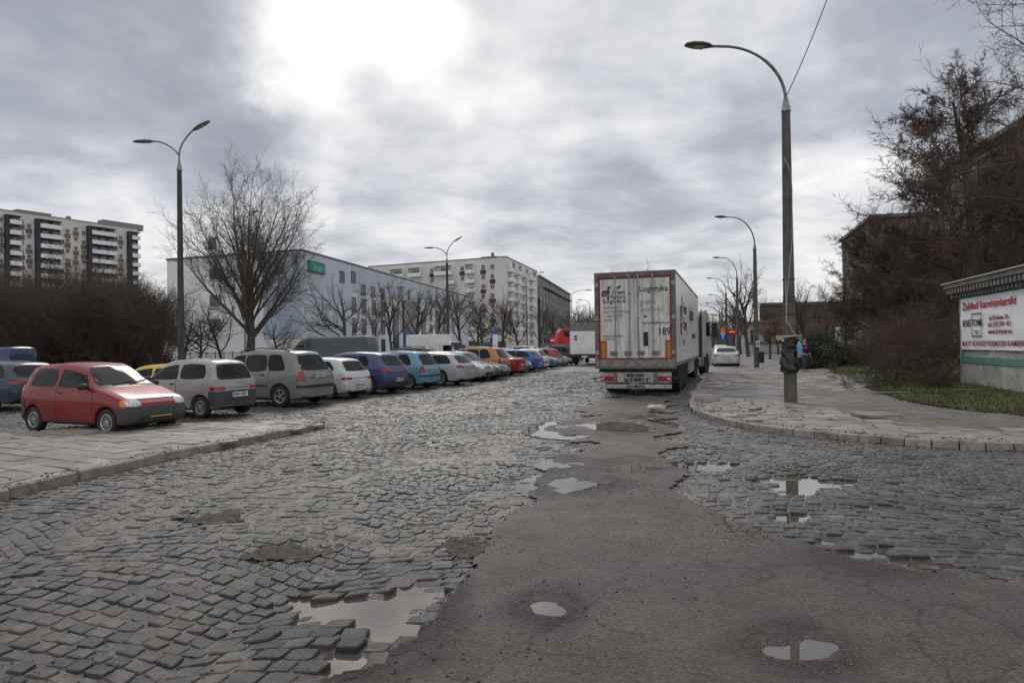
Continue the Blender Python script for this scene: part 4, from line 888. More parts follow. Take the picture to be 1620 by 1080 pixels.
rear_text('Green', 968, 461.5, .21, GRN(), D0, bold=.004, pe=989.5); rear_text('Factory', 965, 469, .19, REDT(), D0, bold=.004, pe=990.5); rear_text('Logistics', 953, 476, .17, GRN(), D0, bold=.003, pe=990)
for s, py, pe in (('Jaworzynska 7/1 A', 485.5, 985), ('Biuro: Wola 81-304 Sopot', 492.5, 997), ('t. +48 22 304 30 31', 499.5, 986), ('PL/48', 506, 967)): rear_text(s, 954, py, .115, GRY(), D0, pe=pe, bold=.002)
rear_text('Serdecznie pozdrawiamy', 950.5, 531.5, .09, REDT(), D0, bold=.001, pe=986); rear_text('tel. 602 210 160', 950.5, 536.5, .09, REDT(), D0, bold=.001, pe=970)
rear_text('Logistyka', 1013.5, 458, .25, GRN(), D1, bold=.004, pe=1060.5); rear_text('godna', 1015, 478.5, .26, GRY(), D1, pe=1040.5); rear_text('zaufania', 1015, 490, .26, GRY(), D1, pe=1051.5)
rear_text('logistyka@gflogistics.pl', 1018.5, 511.5, .11, REDT(), D1, bold=.001, pe=1061.5); rear_text('189', 1043, 526, .33, GRN(), D1, bold=.006, pe=1062)
mb = MB(); y = LY(1023.5); mb.b2((-.05, y - .07, LZ_(548)), (-.03, y + .07, LZ_(526))); mb.b2((-.045, y - .05, LZ_(502.5)), (-.03, y + .05, LZ_(500))); mb.build('lock_box', UND(), D1)
mb = MB(); mb.b2((-.034, LY(1067), LZ_(498)), (-.031, LY(1014), LZ_(497.6))); mb.build('seam', GRY(), D1)
# bumper
mb = MB(); mb.bev((-.06, -1.14, .40), (.05, 1.14, .74), .015); bp_ = mb.build('rear_bumper', M('dirty_bumper_white', (.42, .40, .37), .5, c2=(.2, .185, .165), scale=6, stretch=(1, 1.5, .6)), lor)
mb = MB(); mb.bev((-.16, -1.15, .22), (-.07, 1.15, .36), .015); ub = mb.build('underrun_bar', MATS['dirty_bumper_white'], lor)
rear_text('SCHMITZ', 1007.5, 602.5, .155, BLK(), bp_, 'CENTER', .006, 1.25, -.063); rear_text('SCHMITZ', 1007, 612.0, .115, BLK(), ub, 'CENTER', .005, 1.2, -.163)
for s_ in (-1, 1):
    mb = MB(); mb.bev((-.09, s_ * .92 - .21, .46), (-.05, s_ * .92 + .21, .62), .012); t_l = mb.build('tail_light', RED(), bp_)
    mb = MB(); mb.b2((-.075, s_ * .645 - .07, .40), (-.055, s_ * .645 + .07, .73)); mb.build('bracket', DKF(), bp_)
    mb = MB(); mb.b2((-.11, s_ * 1.06 - .05, .5), (-.088, s_ * 1.06 + .05, .58)); mb.build('reversing_light', LENS(), t_l)
    mb = MB(); mb.tube([(-.05, s_ * 1.12, .58), (-.09, s_ * 1.27, .56)], .014, 5); mb.tube([(-.09, s_ * 1.24, .56), (-.09, s_ * 1.36, .55)], .028, 6); mb.build('outline_lamp', RUB(), lor)
mb = MB(); mb.b2((-.085, -.27, .595), (-.06, .27, .72)); pl_ = mb.build('licence_plate', GRF(), bp_); rear_text('WGR 52098', LY(0) and 1005.5, 594.7, .11, BLK(), pl_, 'CENTER', .003, 1, -.09)
mb = MB()
for s_ in (-1, 1): mb.b2((.2, s_ * .45 - .06, .62), (13.2, s_ * .45 + .06, .96))
for x in np.arange(.6, 13, 1.1): mb.b2((x, -.45, .70), (x + .1, .45, .8))
mb.b2((.06, -1.2, .75), (.2, 1.2, .95)); mb.build('chassis', UND(), lor)
tm, rm = wheel_meshes(.5, .38, 'steel')
for x in (1.9, 3.2, 4.5):
    for s_ in (-1, 1):
        o = link_mesh('wheel', tm, lor, (x, s_ * 1.08, .5), 0 if s_ > 0 else PI); link_mesh('rim', rm, o)
    mb = MB(); mb.tube([(x, -1, .5), (x, 1, .5)], .07, 8); mb.build('axle', UND(), lor)
for s_ in (-1, 1):
    for x in (1.2, 3.9 + 1.3): mb = MB(); mb.box((x, s_ * 1.08, .65), (.02, .42, .62)); mb.build('mudflap', RUB(), lor)
    mb = MB(); mb.bev((5.6, s_ * 1.18 - .06, .42), (7.2, s_ * 1.18 + .06, .92), .02); mb.build('pallet_box', GRF(), lor)
    mb = MB(); mb.bev((7.5, s_ * 1.2 - .04, .40), (10.4, s_ * 1.2 + .04, .93), .02); mb.build('side_skirt', M('dirty_bumper_white'), lor)
    mb = MB(); mb.b2((.1, s_ * 1.285 - .02, .93), (13.6, s_ * 1.285 + .02, 1.05)); mb.build('side_rail', STL(), lor)
    mb = MB(); mb.b2((.1, s_ * 1.285 - .02, 3.93), (13.6, s_ * 1.285 + .02, 4.0)); mb.build('roof_rail', STL(), lor)
    def side_text(s, x, z, size, mat, bold=.004):
        mw = Matrix.Translation((x, s_ * 1.296, z)) @ Matrix.Rotation(0 if s_ < 0 else PI, 4, 'Z') @ Matrix.Rotation(PI / 2, 4, 'X')
        text(s, size, mat, lor, mw, align='CENTER', bold=bold)
    side_text('gf', 2.4, 2.75, 1.5, GRN(), .02); side_text('Green', 4.2, 2.95, .6, GRN()); side_text('Factory', 4.2, 2.35, .6, REDT()); side_text('Logistics', 8, 2.9, .9, GRN()); side_text('godna zaufania', 9.5, 2.0, .4, REDT()); side_text('+48 22 304', 3.4, 1.7, .25, GRY())
# refrigeration unit and tractor
mb = MB(); mb.bev((13.6, -1.0, 2.1), (14.0, 1.0, 3.85), .06); mb.build('cooling_unit', M('unit_grey', (.5, .5, .49), .4), lor)
kp = Matrix.Translation((12.6, 0, 0)) @ Rz(R(-9))
def tpart(mb, nm, mats, smooth=None):
    mb.v = [tuple(kp @ Vector(v)) for v in mb.v]; return mb.build(nm, mats, lor, smooth)
mb = MB()
prof = [(1.55, .95), (1.55, 3.0), (1.75, 3.3), (2.6, 3.38), (3.35, 3.1), (3.72, 2.5), (3.85, 1.5), (3.85, .45), (3.4, .42), (3.2, .95), (2.9, 1.12), (2.5, 1.12), (2.2, .95)]
n = len(prof); vs = [(x, -1.24, z) for x, z in prof] + [(x, 1.24, z) for x, z in prof]
mb.add(vs, [tuple(range(n)), tuple(range(2 * n - 1, n - 1, -1))] + [((i + 1) % n, i, i + n, (i + 1) % n + n) for i in range(n)])
tpart(mb, 'cab', M('cab_cream', (.56, .54, .49), .35, coat=.4, c2=(.42, .40, .36), scale=2))
for s_ in (-1, 1):
    mb = MB(); y = s_ * 1.245; mb.add([(2.45, y, 2.05), (3.45, y, 2.0), (3.3, y, 2.75), (2.5, y, 2.75), ] + [(2.45, y + s_ * .015, 2.05), (3.45, y + s_ * .015, 2.0), (3.3, y + s_ * .015, 2.75), (2.5, y + s_ * .015, 2.75)], [(4, 5, 6, 7), (0, 1, 5, 4), (1, 2, 6, 5), (2, 3, 7, 6), (3, 0, 4, 7)]); tpart(mb, 'side_window', GLASS())
    mb = MB(); mb.bev((3.35, min(s_ * 1.4, s_ * 1.62), 2.0), (3.5, max(s_ * 1.4, s_ * 1.62), 2.75), .04); mb.tube([(3.4, s_ * 1.2, 2.7), (3.4, s_ * 1.45, 2.72)], .02, 6); mb.tube([(3.4, s_ * 1.2, 2.05), (3.4, s_ * 1.45, 2.05)], .02, 6); tpart(mb, 'mirror', TRIM())
    mb = MB(); mb.bev((.95, s_ * 1.0 - .25, .45), (1.9, s_ * 1.0 + .25, .95), .08); tpart(mb, 'fuel_tank', STL())
    mb = MB(); mb.add([(1.25, s_ * 1.22, .95), (1.58, s_ * 1.22, .95), (1.58, s_ * 1.22, 3.4), (1.25, s_ * 1.2, 3.1), (1.25, s_ * 1.19, .95), (1.58, s_ * 1.19, .95), (1.58, s_ * 1.19, 3.4), (1.25, s_ * 1.17, 3.1)], [(0, 1, 2, 3), (7, 6, 5, 4), (0, 4, 5, 1), (1, 5, 6, 2), (2, 6, 7, 3), (3, 7, 4, 0)]); tpart(mb, 'air_deflector', TRIM())
    for x in (0.0, 2.72):
        o = link_mesh('wheel', tm, lor); o.matrix_local = kp @ Matrix.Translation((x, s_ * 1.04, .5)) @ Rz(0 if s_ > 0 else PI); link_mesh('rim', rm, o)
    mb = MB(); mb.lathe([(.56, -.25), (.6, -.25), (.6, .25), (.56, .25)], 20, 0, Matrix.Translation((0, s_ * 1.0, .5)), 'y'); mb.f = [f for f in mb.f if all(mb.v[i][2] > .62 for i in f)]; mb.m = [0] * len(mb.f); tpart(mb, 'mudguard', TRIM())
mb = MB(); mb.b2((-1.0, -.4, .6), (3.4, .4, .9)); tpart(mb, 'tractor_chassis', UND())
mb = MB(); mb.add([(3.38, -1.1, 3.02), (3.38, 1.1, 3.02), (3.77, 1.15, 2.05), (3.77, -1.15, 2.05)], [(0, 1, 2, 3)]); mb.v = [(x + .03, y, z + .02) for x, y, z in mb.v]; tpart(mb, 'windshield', GLASS())
# box lorries further away
def box_truck(name, label, loc, heading, cabc, boxc, L_=6.0, W_=2.4, z0=1.0, H_=3.4, cabh=2.6, tarp=False, catg='lorry'):
    t = empty(name, loc, heading, label, catg, 'lorries and box vans standing among the cars')
    mb = MB(); mb.bev((-L_, -W_ / 2, z0), (0, W_ / 2, H_), .04); mb.build('cargo_box', boxc, t)
    mb = MB(); mb.bev((-L_ - .04, -W_ / 2 + .05, z0 - .1), (-L_ - .005, W_ / 2 - .05, H_ * (.80 if tarp else .97)), .01); d = mb.build('tail_lift', LWH(), t)
    if tarp:
        mb = MB(); mb.bev((-L_ - .06, -W_ / 2 - .01, H_ * .81), (-L_ + .4, W_ / 2 + .01, H_ + .03), .03); mb.build('tarpaulin', M('grey_tarpaulin', (.13, .13, .125), .8, c2=(.2, .195, .19), scale=3, bump=.4), t)
        mb = MB()
        for zz_ in (0, .22): mb.box((-L_ - .05, W_ / 2 - .5, H_ * .68 - zz_), (.012, .22, .16))
        mb.build('sticker', REDT(), d)
    cw = min(W_, 2.1) / 2; pf = [(.1, .45), (.1, cabh), (1.5, cabh - .06), (1.8, cabh - .5), (1.95, 1.9), (2.0, .9), (2.0, .4)] if cabh > 3 else [(.1, .45), (.1, cabh - .1), (.3, cabh), (1.0, cabh - .05), (1.5, cabh - .75), (2.0, cabh - 1.0), (2.1, .9), (2.1, .4)]
    n = len(pf); mb = MB(); vs = [(x, -cw, z) for x, z in pf] + [(x, cw, z) for x, z in pf]
    mb.add(vs, [tuple(range(n))[::-1], tuple(range(n, 2 * n))] + [(i, (i + 1) % n, (i + 1) % n + n, i + n) for i in range(n)]); mb.build('cab', cabc, t, 35)
    for s_ in (-1, 1):
        mb = MB(); y = s_ * (cw + .01); mb.box((.75, y, cabh - .62), (.75, .02, .62)); mb.build('side_window', GLASS(), t)
        mb = MB(); mb.bev((1.15, y - .02 if s_ > 0 else y - .25, cabh - .75), (1.28, y + .25 if s_ > 0 else y + .02, cabh - .3), .02); mb.build('mirror', TRIM(), t)
        mb = MB(); mb.bev((-L_ - .08, s_ * (W_ / 2 - .25) - .16, z0 - .32), (-L_ - .02, s_ * (W_ / 2 - .25) + .16, z0 - .16), .01); mb.build('tail_light', RED(), t)
        for x in (-L_ + 1.4, 1.0): o = link_mesh('wheel', wheel_meshes(.4, .26, 'steel')[0], t, (x, s_ * (cw - .12), .4), 0 if s_ > 0 else PI); link_mesh('rim', wheel_meshes(.4, .26, 'steel')[1], o)
    if cabh < 3: mb = MB(); mb.add([(1.03, -cw + .1, cabh - .08), (1.03, cw - .1, cabh - .08), (1.53, cw - .08, cabh - .76), (1.53, -cw + .08, cabh - .76)], [(0, 1, 2, 3)]); mb.v = [(x + .02, y, z + .02) for x, y, z in mb.v]; mb.build('windshield', GLASS(), t)
    mb = MB(); mb.b2((-L_ + .1, -.4, .6), (1.4, .4, z0)); mb.b2((-L_ + .02, -W_ / 2 + .1, z0 - .4), (-L_ + .12, W_ / 2 - .1, z0 - .12)); mb.build('chassis', UND(), t)
    mb = MB(); mb.box((-L_ - .03, 0, z0 - .3), (.02, .5, .12)); mb.build('licence_plate', WPL(), t)
    return t
hh_ = PI / 2 - R(15.5)
g = G(925, 577.5); box_truck('box_lorry', 'white lorry with grey tarpaulin top and tail lift, left of the big articulated one', (g.x + math.cos(hh_) * 6, g.y + math.sin(hh_) * 6, 0), hh_, LWH(), LWH(), H_=3.45, tarp=True)
g = AT(908, 560, 73); box_truck('red_lorry', 'red lorry cab showing between the parked cars and the white lorry with the tarpaulin', (g.x, g.y, 0), PI + R(8), M('lorry_red', (.42, .02, .025), .35, coat=.4), M('lorry_red'), L_=1.6, H_=2.9, cabh=3.45)
g = AT(705, 560, 60); box_truck('box_van', 'white box van standing behind the silver estate', (g.x, g.y, 0), R(-25), LWH(), LWH(), L_=3.4, H_=2.75, z0=.8, W_=2.1, cabh=2.1, catg='van')
# ------------------------------------------------------------------ buildings
class Fac:
    def __init__(s, a, b, parent):
        s.a = Vector((a[0], a[1], 0)); s.b = Vector((b[0], b[1], 0)); s.u = (s.b - s.a).normalized(); s.n = Vector((s.u.y, -s.u.x, 0)); s.p = parent; s.L = (s.b - s.a).length
        s.ang = math.atan2(s.u.y, s.u.x)
    def U(s, px):           # where the line of sight through a column meets this wall
        k = ray(px, 545); k = Vector((k.x, k.y)); a = s.a; u = s.u
        den = u.x * k.y - u.y * k.x; return (-a.x * k.y + a.y * k.x) / den
    def Z(s, px, py):
        q = s.a + s.u * s.U(px); return AT(px, py, q.y).z
    def box(s, mb, u0, u1, z0, z1, d0, d1, mi=0):
        P_ = [s.a + s.u * u + s.n * d for u in (u0, u1) for d in (d0, d1)]
        vs = [(p.x, p.y, z) for z in (z0, z1) for p in (P_[0], P_[1], P_[3], P_[2])]
        mb.add(vs, [(0, 1, 2, 3), (7, 6, 5, 4), (0, 4, 5, 1), (1, 5, 6, 2), (2, 6, 7, 3), (3, 7, 4, 0)], mi)
    def put(s, me, name, u, z, d=0):
        p = s.a + s.u * u + s.n * d; return link_mesh(name, me, s.p, (p.x, p.y, z), s.ang)
def win_mesh(w, h, fr, gl, mull=1, t=.09, sill=True):
    mb = MB(); f = .07
    mb.b2((-w / 2, -.02, 0), (w / 2, .02, h), 1)
    for a, b in (((-w / 2, 0), (w / 2, f)), ((-w / 2, h - f), (w / 2, h)), ((-w / 2, f), (-w / 2 + f, h - f)), ((w / 2 - f, f), (w / 2, h - f))): mb.b2((a[0], -t, a[1]), (b[0], -.02, b[1]), 0)
    for k in range(mull): x = -w / 2 + w * (k + 1) / (mull + 1); mb.b2((x - .035, -t + .02, f), (x + .035, -.02, h - f), 0)
    if sill: mb.b2((-w / 2 - .08, -t - .06, -.06), (w / 2 + .08, -.01, -.003), 0)
    return mb.mesh('window', [fr, gl])
WG = lambda: M('window_glass', (.03, .035, .04), .06, spec=.6, c2=(.09, .095, .10), scale=.35, contrast=(.45, .55))
WF = lambda: M('window_frame_white', (.55, .55, .54), .5)
def solid(name, poly, h, mats, parent, z0=0):
    mb = MB(); mb.prism(poly[::-1] if False else poly, z0, h); 
    mb.m = [1 if i == 1 else 0 for i in range(len(mb.f))]
    return mb.build(name, mats, parent)
ROOF = lambda: M('roof_felt', (.12, .12, .12), .8)
# tall block far left
tb = empty('apartment_tower', (0, 0, 0), 0, 'tall cream apartment block with dark balcony bays and brown panels, far left above the thicket', 'building', 'apartment blocks')
A_ = Vector((-122.5, 224, 0)); ud = Vector((.507, .862, 0)); B_ = A_ - ud * 75; nb = Vector((-ud.y, ud.x, 0))
H_ = 41.6
solid('wall', [(B_.x, B_.y), (A_.x, A_.y), (A_ + nb * 13)[:2], (B_ + nb * 13)[:2]], H_, [M('cream_render', (.56, .535, .475), .8, c2=(.48, .46, .42), scale=.15), ROOF()], tb)
f = Fac(B_, A_, tb)
DKP = lambda: M('charcoal_panel', (.035, .038, .05), .6); BRP = lambda: M('brown_panel', (.17, .105, .085), .7); BALW = lambda: M('balcony_white', (.72, .73, .73), .6, c2=(.6, .61, .61), scale=1.5)
FL = 2.92
for i, (p0, pd, p1) in enumerate(((7.7, 13.5, 32), (56, 62, 96), (138, 143.5, 181.5), (202, 207, 219.5))):
    u0, ud_, u1 = f.U(p0), f.U(pd), f.U(p1)
    mb = MB(); f.box(mb, u0, u1, 8, H_ - 1.2, .002, .25, 0); f.box(mb, u0, ud_, 8, H_ - 1.2, .25, 1.5, 0); f.box(mb, u0, u1, H_ - 1.5, H_ - 1.2, .25, 1.5, 0); mb.build('balcony_bay', DKP(), tb)
    for k in range(9):
        zt = H_ - 3.4 - k * FL
        mb = MB(); f.box(mb, ud_, u1 + .1, zt - .25, zt + .95, 1.35, 1.5); f.box(mb, ud_, u1, zt - .3, zt - .1, .25, 1.35); mb.build('balcony', BALW(), tb)
        wn = int((u1 - ud_) / 2.2)
        for q in range(wn): f.put(win_mesh(1.5, 1.9, WF(), WG(), 1) if (q == 0 and k == 0 and i == 0) else WM, 'window', ud_ + (q + .6) * (u1 - ud_) / wn, zt - .05, .26) if (WM := globals().get('WM') or win_mesh(1.5, 1.9, WF(), WG(), 1, sill=False)) else None
WS = win_mesh(1.15, 1.35, WF(), WG(), 1)
for j, (px, ph) in enumerate(((2.5, 0), (35.5, 0), (47.5, 1), (98, 0), (108.5, 1), (121.5, 0), (133.7, 1), (183.5, 0), (192.5, 1))):
    u = f.U(px)
    for k in range(8):
        z = H_ - 3.6 - k * FL - (.9 if ph else 0) + .3
        f.put(WS, 'window', u, z, .003)
        if (k + j) % 3 != 0: mb = MB(); f.box(mb, u - .85, u + .85, z - 1.45, z - .08, .004, .05); mb.build('brown_panel', BRP(), tb)
mb = MB(); u = f.U(47); f.box(mb, u - 2, u + 7, H_, H_ + 1.3, -5, -2); u = f.U(190); f.box(mb, u - 4, u + 9, H_, H_ + 1.9, -5, -1.5); u = f.U(117); f.box(mb, u, u + 1, H_, H_ + 1.6, -4, -3); f.box(mb, 0, f.L, H_, H_ + .25, -.3, .12); mb.build('roof_hut', M('hut_grey', (.2, .2, .21), .7), tb)
# office building with the green sign
sg = empty('office_building', (0, 0, 0), 0, 'white and pale blue four-storey office building with a green sign on its corner', 'building')
C0, C1, C2 = Vector((-47.4, 94, 0)), Vector((-26.6, 86.6, 0)), Vector((-11.0, 171, 0))
H_ = 14.1
solid('wall', [tuple(C0[:2]), tuple(C1[:2]), tuple(C2[:2]), (-40, 178)], H_, [M('office_white', (.68, .68, .675), .75, c2=(.60, .60, .61), scale=.3, c3=(.63, .625, .615), s3=.8), ROOF()], sg)
fa, fb = Fac(C0, C1, sg), Fac(C1, C2, sg)
PB = lambda: M('pale_blue_render', (.50, .545, .60), .75, c2=(.46, .505, .56), scale=.25); BL_ = lambda: M('blue_render', (.33, .385, .45), .75, c2=(.29, .345, .41), scale=.25); GB = lambda: M('grey_blue_render', (.46, .49, .54), .75, c2=(.42, .45, .5), scale=.3)
mb = MB(); fa.box(mb, fa.U(418), fa.L + .02, 3.0, H_ - .25, .004, .1); mb.build('blue_panel', BL_(), sg)
mb = MB(); fb.box(mb, -.1, fb.U(556), 3.0, H_ - .25, .004, .1); mb.build('blue_panel', PB(), sg)
mb = MB(); fb.box(mb, fb.U(556) + .01, fb.U(672), 10.2, H_ - .25, .004, .1); fb.box(mb, fb.U(672) + .01, fb.L, 10.2, H_ - .25, .004, .09); mb.build('blue_panel', GB(), sg)
mb = MB(); fb.box(mb, fb.U(716), fb.L + .02, 0, 10.19, .004, .11); mb.build('blue_panel', PB(), sg)
mb = MB(); fa.box(mb, -.1, fa.L + .15, H_, H_ + .22, -.3, .16); fb.box(mb, -.14, fb.L, H_ + .003, H_ + .223, -.3, .16); mb.build('parapet', M('parapet_metal', (.14, .14, .15), .5), sg)
BF = lambda: M('window_frame_blue', (.04, .10, .30), .5)
wA = win_mesh(2.0, 1.7, WF(), WG(), 0); wB = win_mesh(1.5, 1.6, BF(), WG(), 1); wC = win_mesh(1.1, 1.7, BF(), WG(), 0); wD = win_mesh(1.7, 2.2, BF(), WG(), 1)
for px, py in ((342, 443), (342, 486), (342, 524), (391, 443), (391, 486), (445, 436)): fa.put(wA, 'window', fa.U(px), fa.Z(px, py), .005 if px < 418 else .11)
for px in (541, 559): fb.put(wB, 'window', fb.U(px), fb.Z(px, 446), .11)
for px in (575, 590, 605): fb.put(wB, 'window', fb.U(px), 9.9, .11)
for px in (631, 647, 662): fb.put(wC, 'window', fb.U(px), 10.7, .11)
for px in (682, 691, 703, 712, 722, 731): fb.put(wC, 'window', fb.U(px), 10.6, .12)
for px in (560, 576, 592, 606, 682, 691, 703): 
    for z in (.9, 4.0, 7.1): fb.put(wD, 'window', fb.U(px), z, .012)
mb = MB(); fb.box(mb, fb.U(637), fb.U(660.5), 4.6, 10.15, .005, .35); mb.build('glass_bay', M('dark_curtain_glass', (.02, .022, .03), .15, c2=(.04, .045, .05), scale=.6), sg)
for a, b in ((622, 630), (667, 673)): mb = MB(); fb.box(mb, fb.U(a), fb.U(b), 0, 8.6, .005, .2); mb.build('stair_window', M('blue_glass', (.02, .035, .09), .15), sg)
mb = MB(); fb.box(mb, fb.U(638), fb.U(659), 0, 4.4, .005, .28); mb.build('entrance', BF(), sg)
mb = MB(); fb.box(mb, fb.U(645), fb.U(654), 3.0, 3.5, .28, 1.4); mb.build('porch_roof', WF(), sg)
u0, u1 = fb.U(487), fb.U(512); z0, z1 = fb.Z(487, 427), fb.Z(487, 413)
mb = MB(); fb.box(mb, u0, u1, z0, z1, .11, .35, 0); fb.box(mb, u0 - .12, u1 + .12, z0 - .12, z0 - .005, .11, .4, 1); fb.box(mb, u0 - .12, u1 + .12, z1 + .005, z1 + .12, .11, .4, 1)
sgn = mb.build('sign_board', [M('sign_teal', (.02, .22, .17), .5), M('sign_teal_dark', (.015, .10, .085), .5)], sg)
p = fb.a + fb.u * ((u0 + u1) / 2) + fb.n * .37
text('Staga', 1.35, M('sign_mint', (.10, .48, .36), .5), sgn, Matrix.Translation((p.x, p.y, (z0 + z1) / 2)) @ Rz(fb.ang) @ Matrix.Rotation(PI / 2, 4, 'X'), bold=.03, sx=(u1 - u0) / 4.0 * .95)
mb = MB(); fa.box(mb, fa.U(298), fa.U(330), H_ + .2, H_ + .6, -6, -3)
for i in (0, 1, 2): q = fa.a + fa.u * (fa.U(299) + i * .45) + fa.n * -4; mb.tube([(q.x, q.y, H_ + .2), (q.x, q.y, H_ + 3.6)], .07, 6); mb.box((q.x, q.y, H_ + 2.6), (.3, .3, 1.7))
mb.build('antenna', M('antenna_grey', (.2, .2, .2), .6), sg)
# apartment block behind
ab = empty('apartment_block', (0, 0, 0), 0, 'cream apartment block with white balconies and dark red panels beyond the office building', 'building', 'apartment blocks')
K0, K1, K2 = Vector((-46, 220, 0)), Vector((-1.4, 200, 0)), Vector((9.2, 241, 0)); H_ = 27.7
solid('wall', [tuple(K0[:2]), tuple(K1[:2]), tuple(K2[:2]), (-30, 250)], H_, [M('warm_grey_render', (.58, .56, .53), .8, c2=(.52, .50, .475), scale=.15), ROOF()], ab)
f1, f2 = Fac(K0, K1, ab), Fac(K1, K2, ab)
mb = MB(); f1.box(mb, -.1, f1.L + .1, H_, H_ + .3, -.4, .1); f2.box(mb, -.05, f2.L, H_ + .003, H_ + .303, -.4, .1); u = f1.U(770); f1.box(mb, u - 3, u + 2, H_ + .3, H_ + 1.0, -5, -3); f1.box(mb, u, u + .7, H_ + 1, H_ + 2.2, -4.5, -3.8); mb.build('parapet', MATS['parapet_metal'], ab)
FL = 2.87; DRP = lambda: M('dark_red_panel', (.085, .028, .03), .7)
wE = win_mesh(1.25, 1.5, WF(), WG(), 1); wF_ = win_mesh(2.6, 2.0, WF(), WG(), 2, sill=False)
def balc(fc, u, z, w, dep, full=True):
    mb = MB(); fc.box(mb, u - w / 2, u + w / 2, z, z + .18, .01, dep); fc.box(mb, u - w / 2, u + w / 2, z + .18, z + 1.15, dep - .08, dep)
    for q in (-1, 1): fc.box(mb, u + q * w / 2 - .06, u + q * w / 2 + .0, z + .18, z + (2.75 if full else 1.12), .01, dep - .08)
    if full: fc.box(mb, u - w / 2, u + w / 2, z + 2.77, z + 2.9, .01, dep + .05)
    mb.build('balcony', BALW(), fc.p); fc.put(wF_ if w > 3 else wE, 'window', u, z + .2, .012)
for a, b in ((622, 641), (650, 669), (691, 719), (740, 753)): balc(f1, (f1.U(a) + f1.U(b)) / 2, H_ - 4.2, f1.U(b) - f1.U(a), 1.3)
for k in range(1, 9): balc(f1, f1.U(746.5), H_ - 4.2 - k * FL, 3.0, 1.2, False)
for k in range(1, 4): balc(f1, f1.U(715), H_ - 4.2 - k * FL, 3.0, 1.2, False)
for j, px in enumerate((685, 733, 766, 780.5)):
    for k in range(9 if px > 740 else 2):
        z = H_ - 3.3 - k * FL; f1.put(wE, 'window', f1.U(px), z, .005)
        if (k + (j == 3)) % 2 == 0: mb = MB(); f1.box(mb, f1.U(px) - .95, f1.U(px) + .95, z - 1.32, z - .08, .005, .05); mb.build('dark_red_panel', DRP(), ab)
for px, w in ((807.5, 3.6), (818, 3.6), (829, 3.4), (841, 4.6)):
    for k in range(8): balc(f2, f2.U(px), H_ - 4.2 - k * FL, w, 1.5, k == 0)
mb = MB(); f1.box(mb, f1.U(742), f1.L - .5, 0, 3.0, .01, .6); mb.build('shop_front', M('shop_dark', (.05, .055, .065), .4), ab)
mb = MB(); f1.box(mb, f1.U(760), f1.U(790), 2.2, 2.9, .6, .75); mb.build('fascia', M('fascia_blue', (.03, .16, .30), .5), ab)
db = empty('concrete_block', (0, 0, 0), 0, 'dark grey apartment block with rows of dark windows at the far end of the street', 'building', 'apartment blocks')
J0, J1, J2 = Vector((6.5, 247, 0)), Vector((9.9, 246, 0)), Vector((29.5, 342, 0)); H_ = 26.8
solid('wall', [tuple(J0[:2]), tuple(J1[:2]), tuple(J2[:2]), (20, 346)], H_, [M('mid_grey_render', (.19, .19, .195), .8, c2=(.16, .16, .165), scale=.2), ROOF()], db)
f3 = Fac(J1, J2, db); mb = MB(); Fac(J0, J1, db).box(mb, -.1, 4, 0, H_ - 8, .005, .2); mb.build('dark_panel', DKP(), db)
mb = MB(); f3.box(mb, -.1, f3.L, H_, H_ + .4, -.4, .5); f3.box(mb, f3.L * .1, f3.L, H_ - 3.4, H_ - 3.1, .01, 1.2); mb.build('cornice', M('grey_cornice', (.25, .25, .25), .7), db)
wG_ = win_mesh(3.2, 1.9, DKP(), WG(), 1, sill=False)
for k in range(8):
    for q in range(12):
        if (q * 7 + k * 3) % 9 == 0: continue
        f3.put(wG_, 'window', (q + .6) * f3.L / 12.3, H_ - 2.9 - k * 3.05, .01)
# right side: dark town houses
def town(name, label, a, b, c, h, mats, cols, rows, z0=4.5, fl=3.5, w=1.4, hh=2.0):
    t = empty(name, (0, 0, 0), 0, label, 'building', 'old buildings on the right'); a, b, c = Vector((*a, 0)), Vector((*b, 0)), Vector((*c, 0))
    d = c - b + a
    solid('wall', [tuple(a[:2]), tuple(b[:2]), tuple(c[:2]), tuple(d[:2])], h, mats, t)
    wm = win_mesh(w, hh, M('old_frame', (.20, .19, .17), .6), WG(), 1)
    mb = MB()
    for fi, (p, q, n_) in enumerate(((a, b, cols[0]), (b, c, cols[1]))):
        if n_ == 0: continue
        fc = Fac(p, q, t); fc.box(mb, -.3, fc.L + .3, h - .5, h - .1, .004 + fi * .01, .45); fc.box(mb, -.1, fc.L + .1, h * .28, h * .28 + .3, .004 + fi * .01, .15)
        for i in range(n_):
            for j in range(rows): fc.put(wm, 'window', (i + .5) * fc.L / n_, 1.4 + j * fl, .006)
    mb.build('cornice', M('old_cornice', (.16, .145, .13), .8, c2=(.1, .09, .08), scale=1), t)
    return t
BRK = lambda: M('sooty_brick', (.17, .105, .08), .85, c2=(.10, .07, .058), scale=.8, c3=(.2, .14, .11), s3=.3)
town('tenement_house', 'dark five-storey tenement behind the bare trees on the right', (50.5, 104), (44.7, 84), (75, 76), 17.2, [M('dark_render', (.20, .17, .145), .85, c2=(.13, .11, .095), scale=.4), ROOF()], (5, 9), 4, fl=3.9)
town('corner_house', 'tall dark house at the right edge behind the big bare tree', (41.5, 66), (38.2, 49), (60, 46), 18.2, [M('darker_render', (.17, .15, .13), .85, c2=(.11, .095, .083), scale=.4), ROOF()], (5, 6), 5, fl=3.4)
town('brick_works', 'long low sooty brick building beyond the lawn on the right', (46.5, 128), (46.6, 127), (80, 120), 9.0, [BRK(), ROOF()], (0, 9), 2, fl=4.2, w=1.8, hh=1.6)
town('white_annex', 'small white building with tall window openings beyond the orange-brown tree', (38, 116), (38.8, 113), (47.5, 111.5), 5.2, [M('annex_white', (.42, .41, .40), .8), ROOF()], (0, 4), 1, w=.9, hh=2.4)
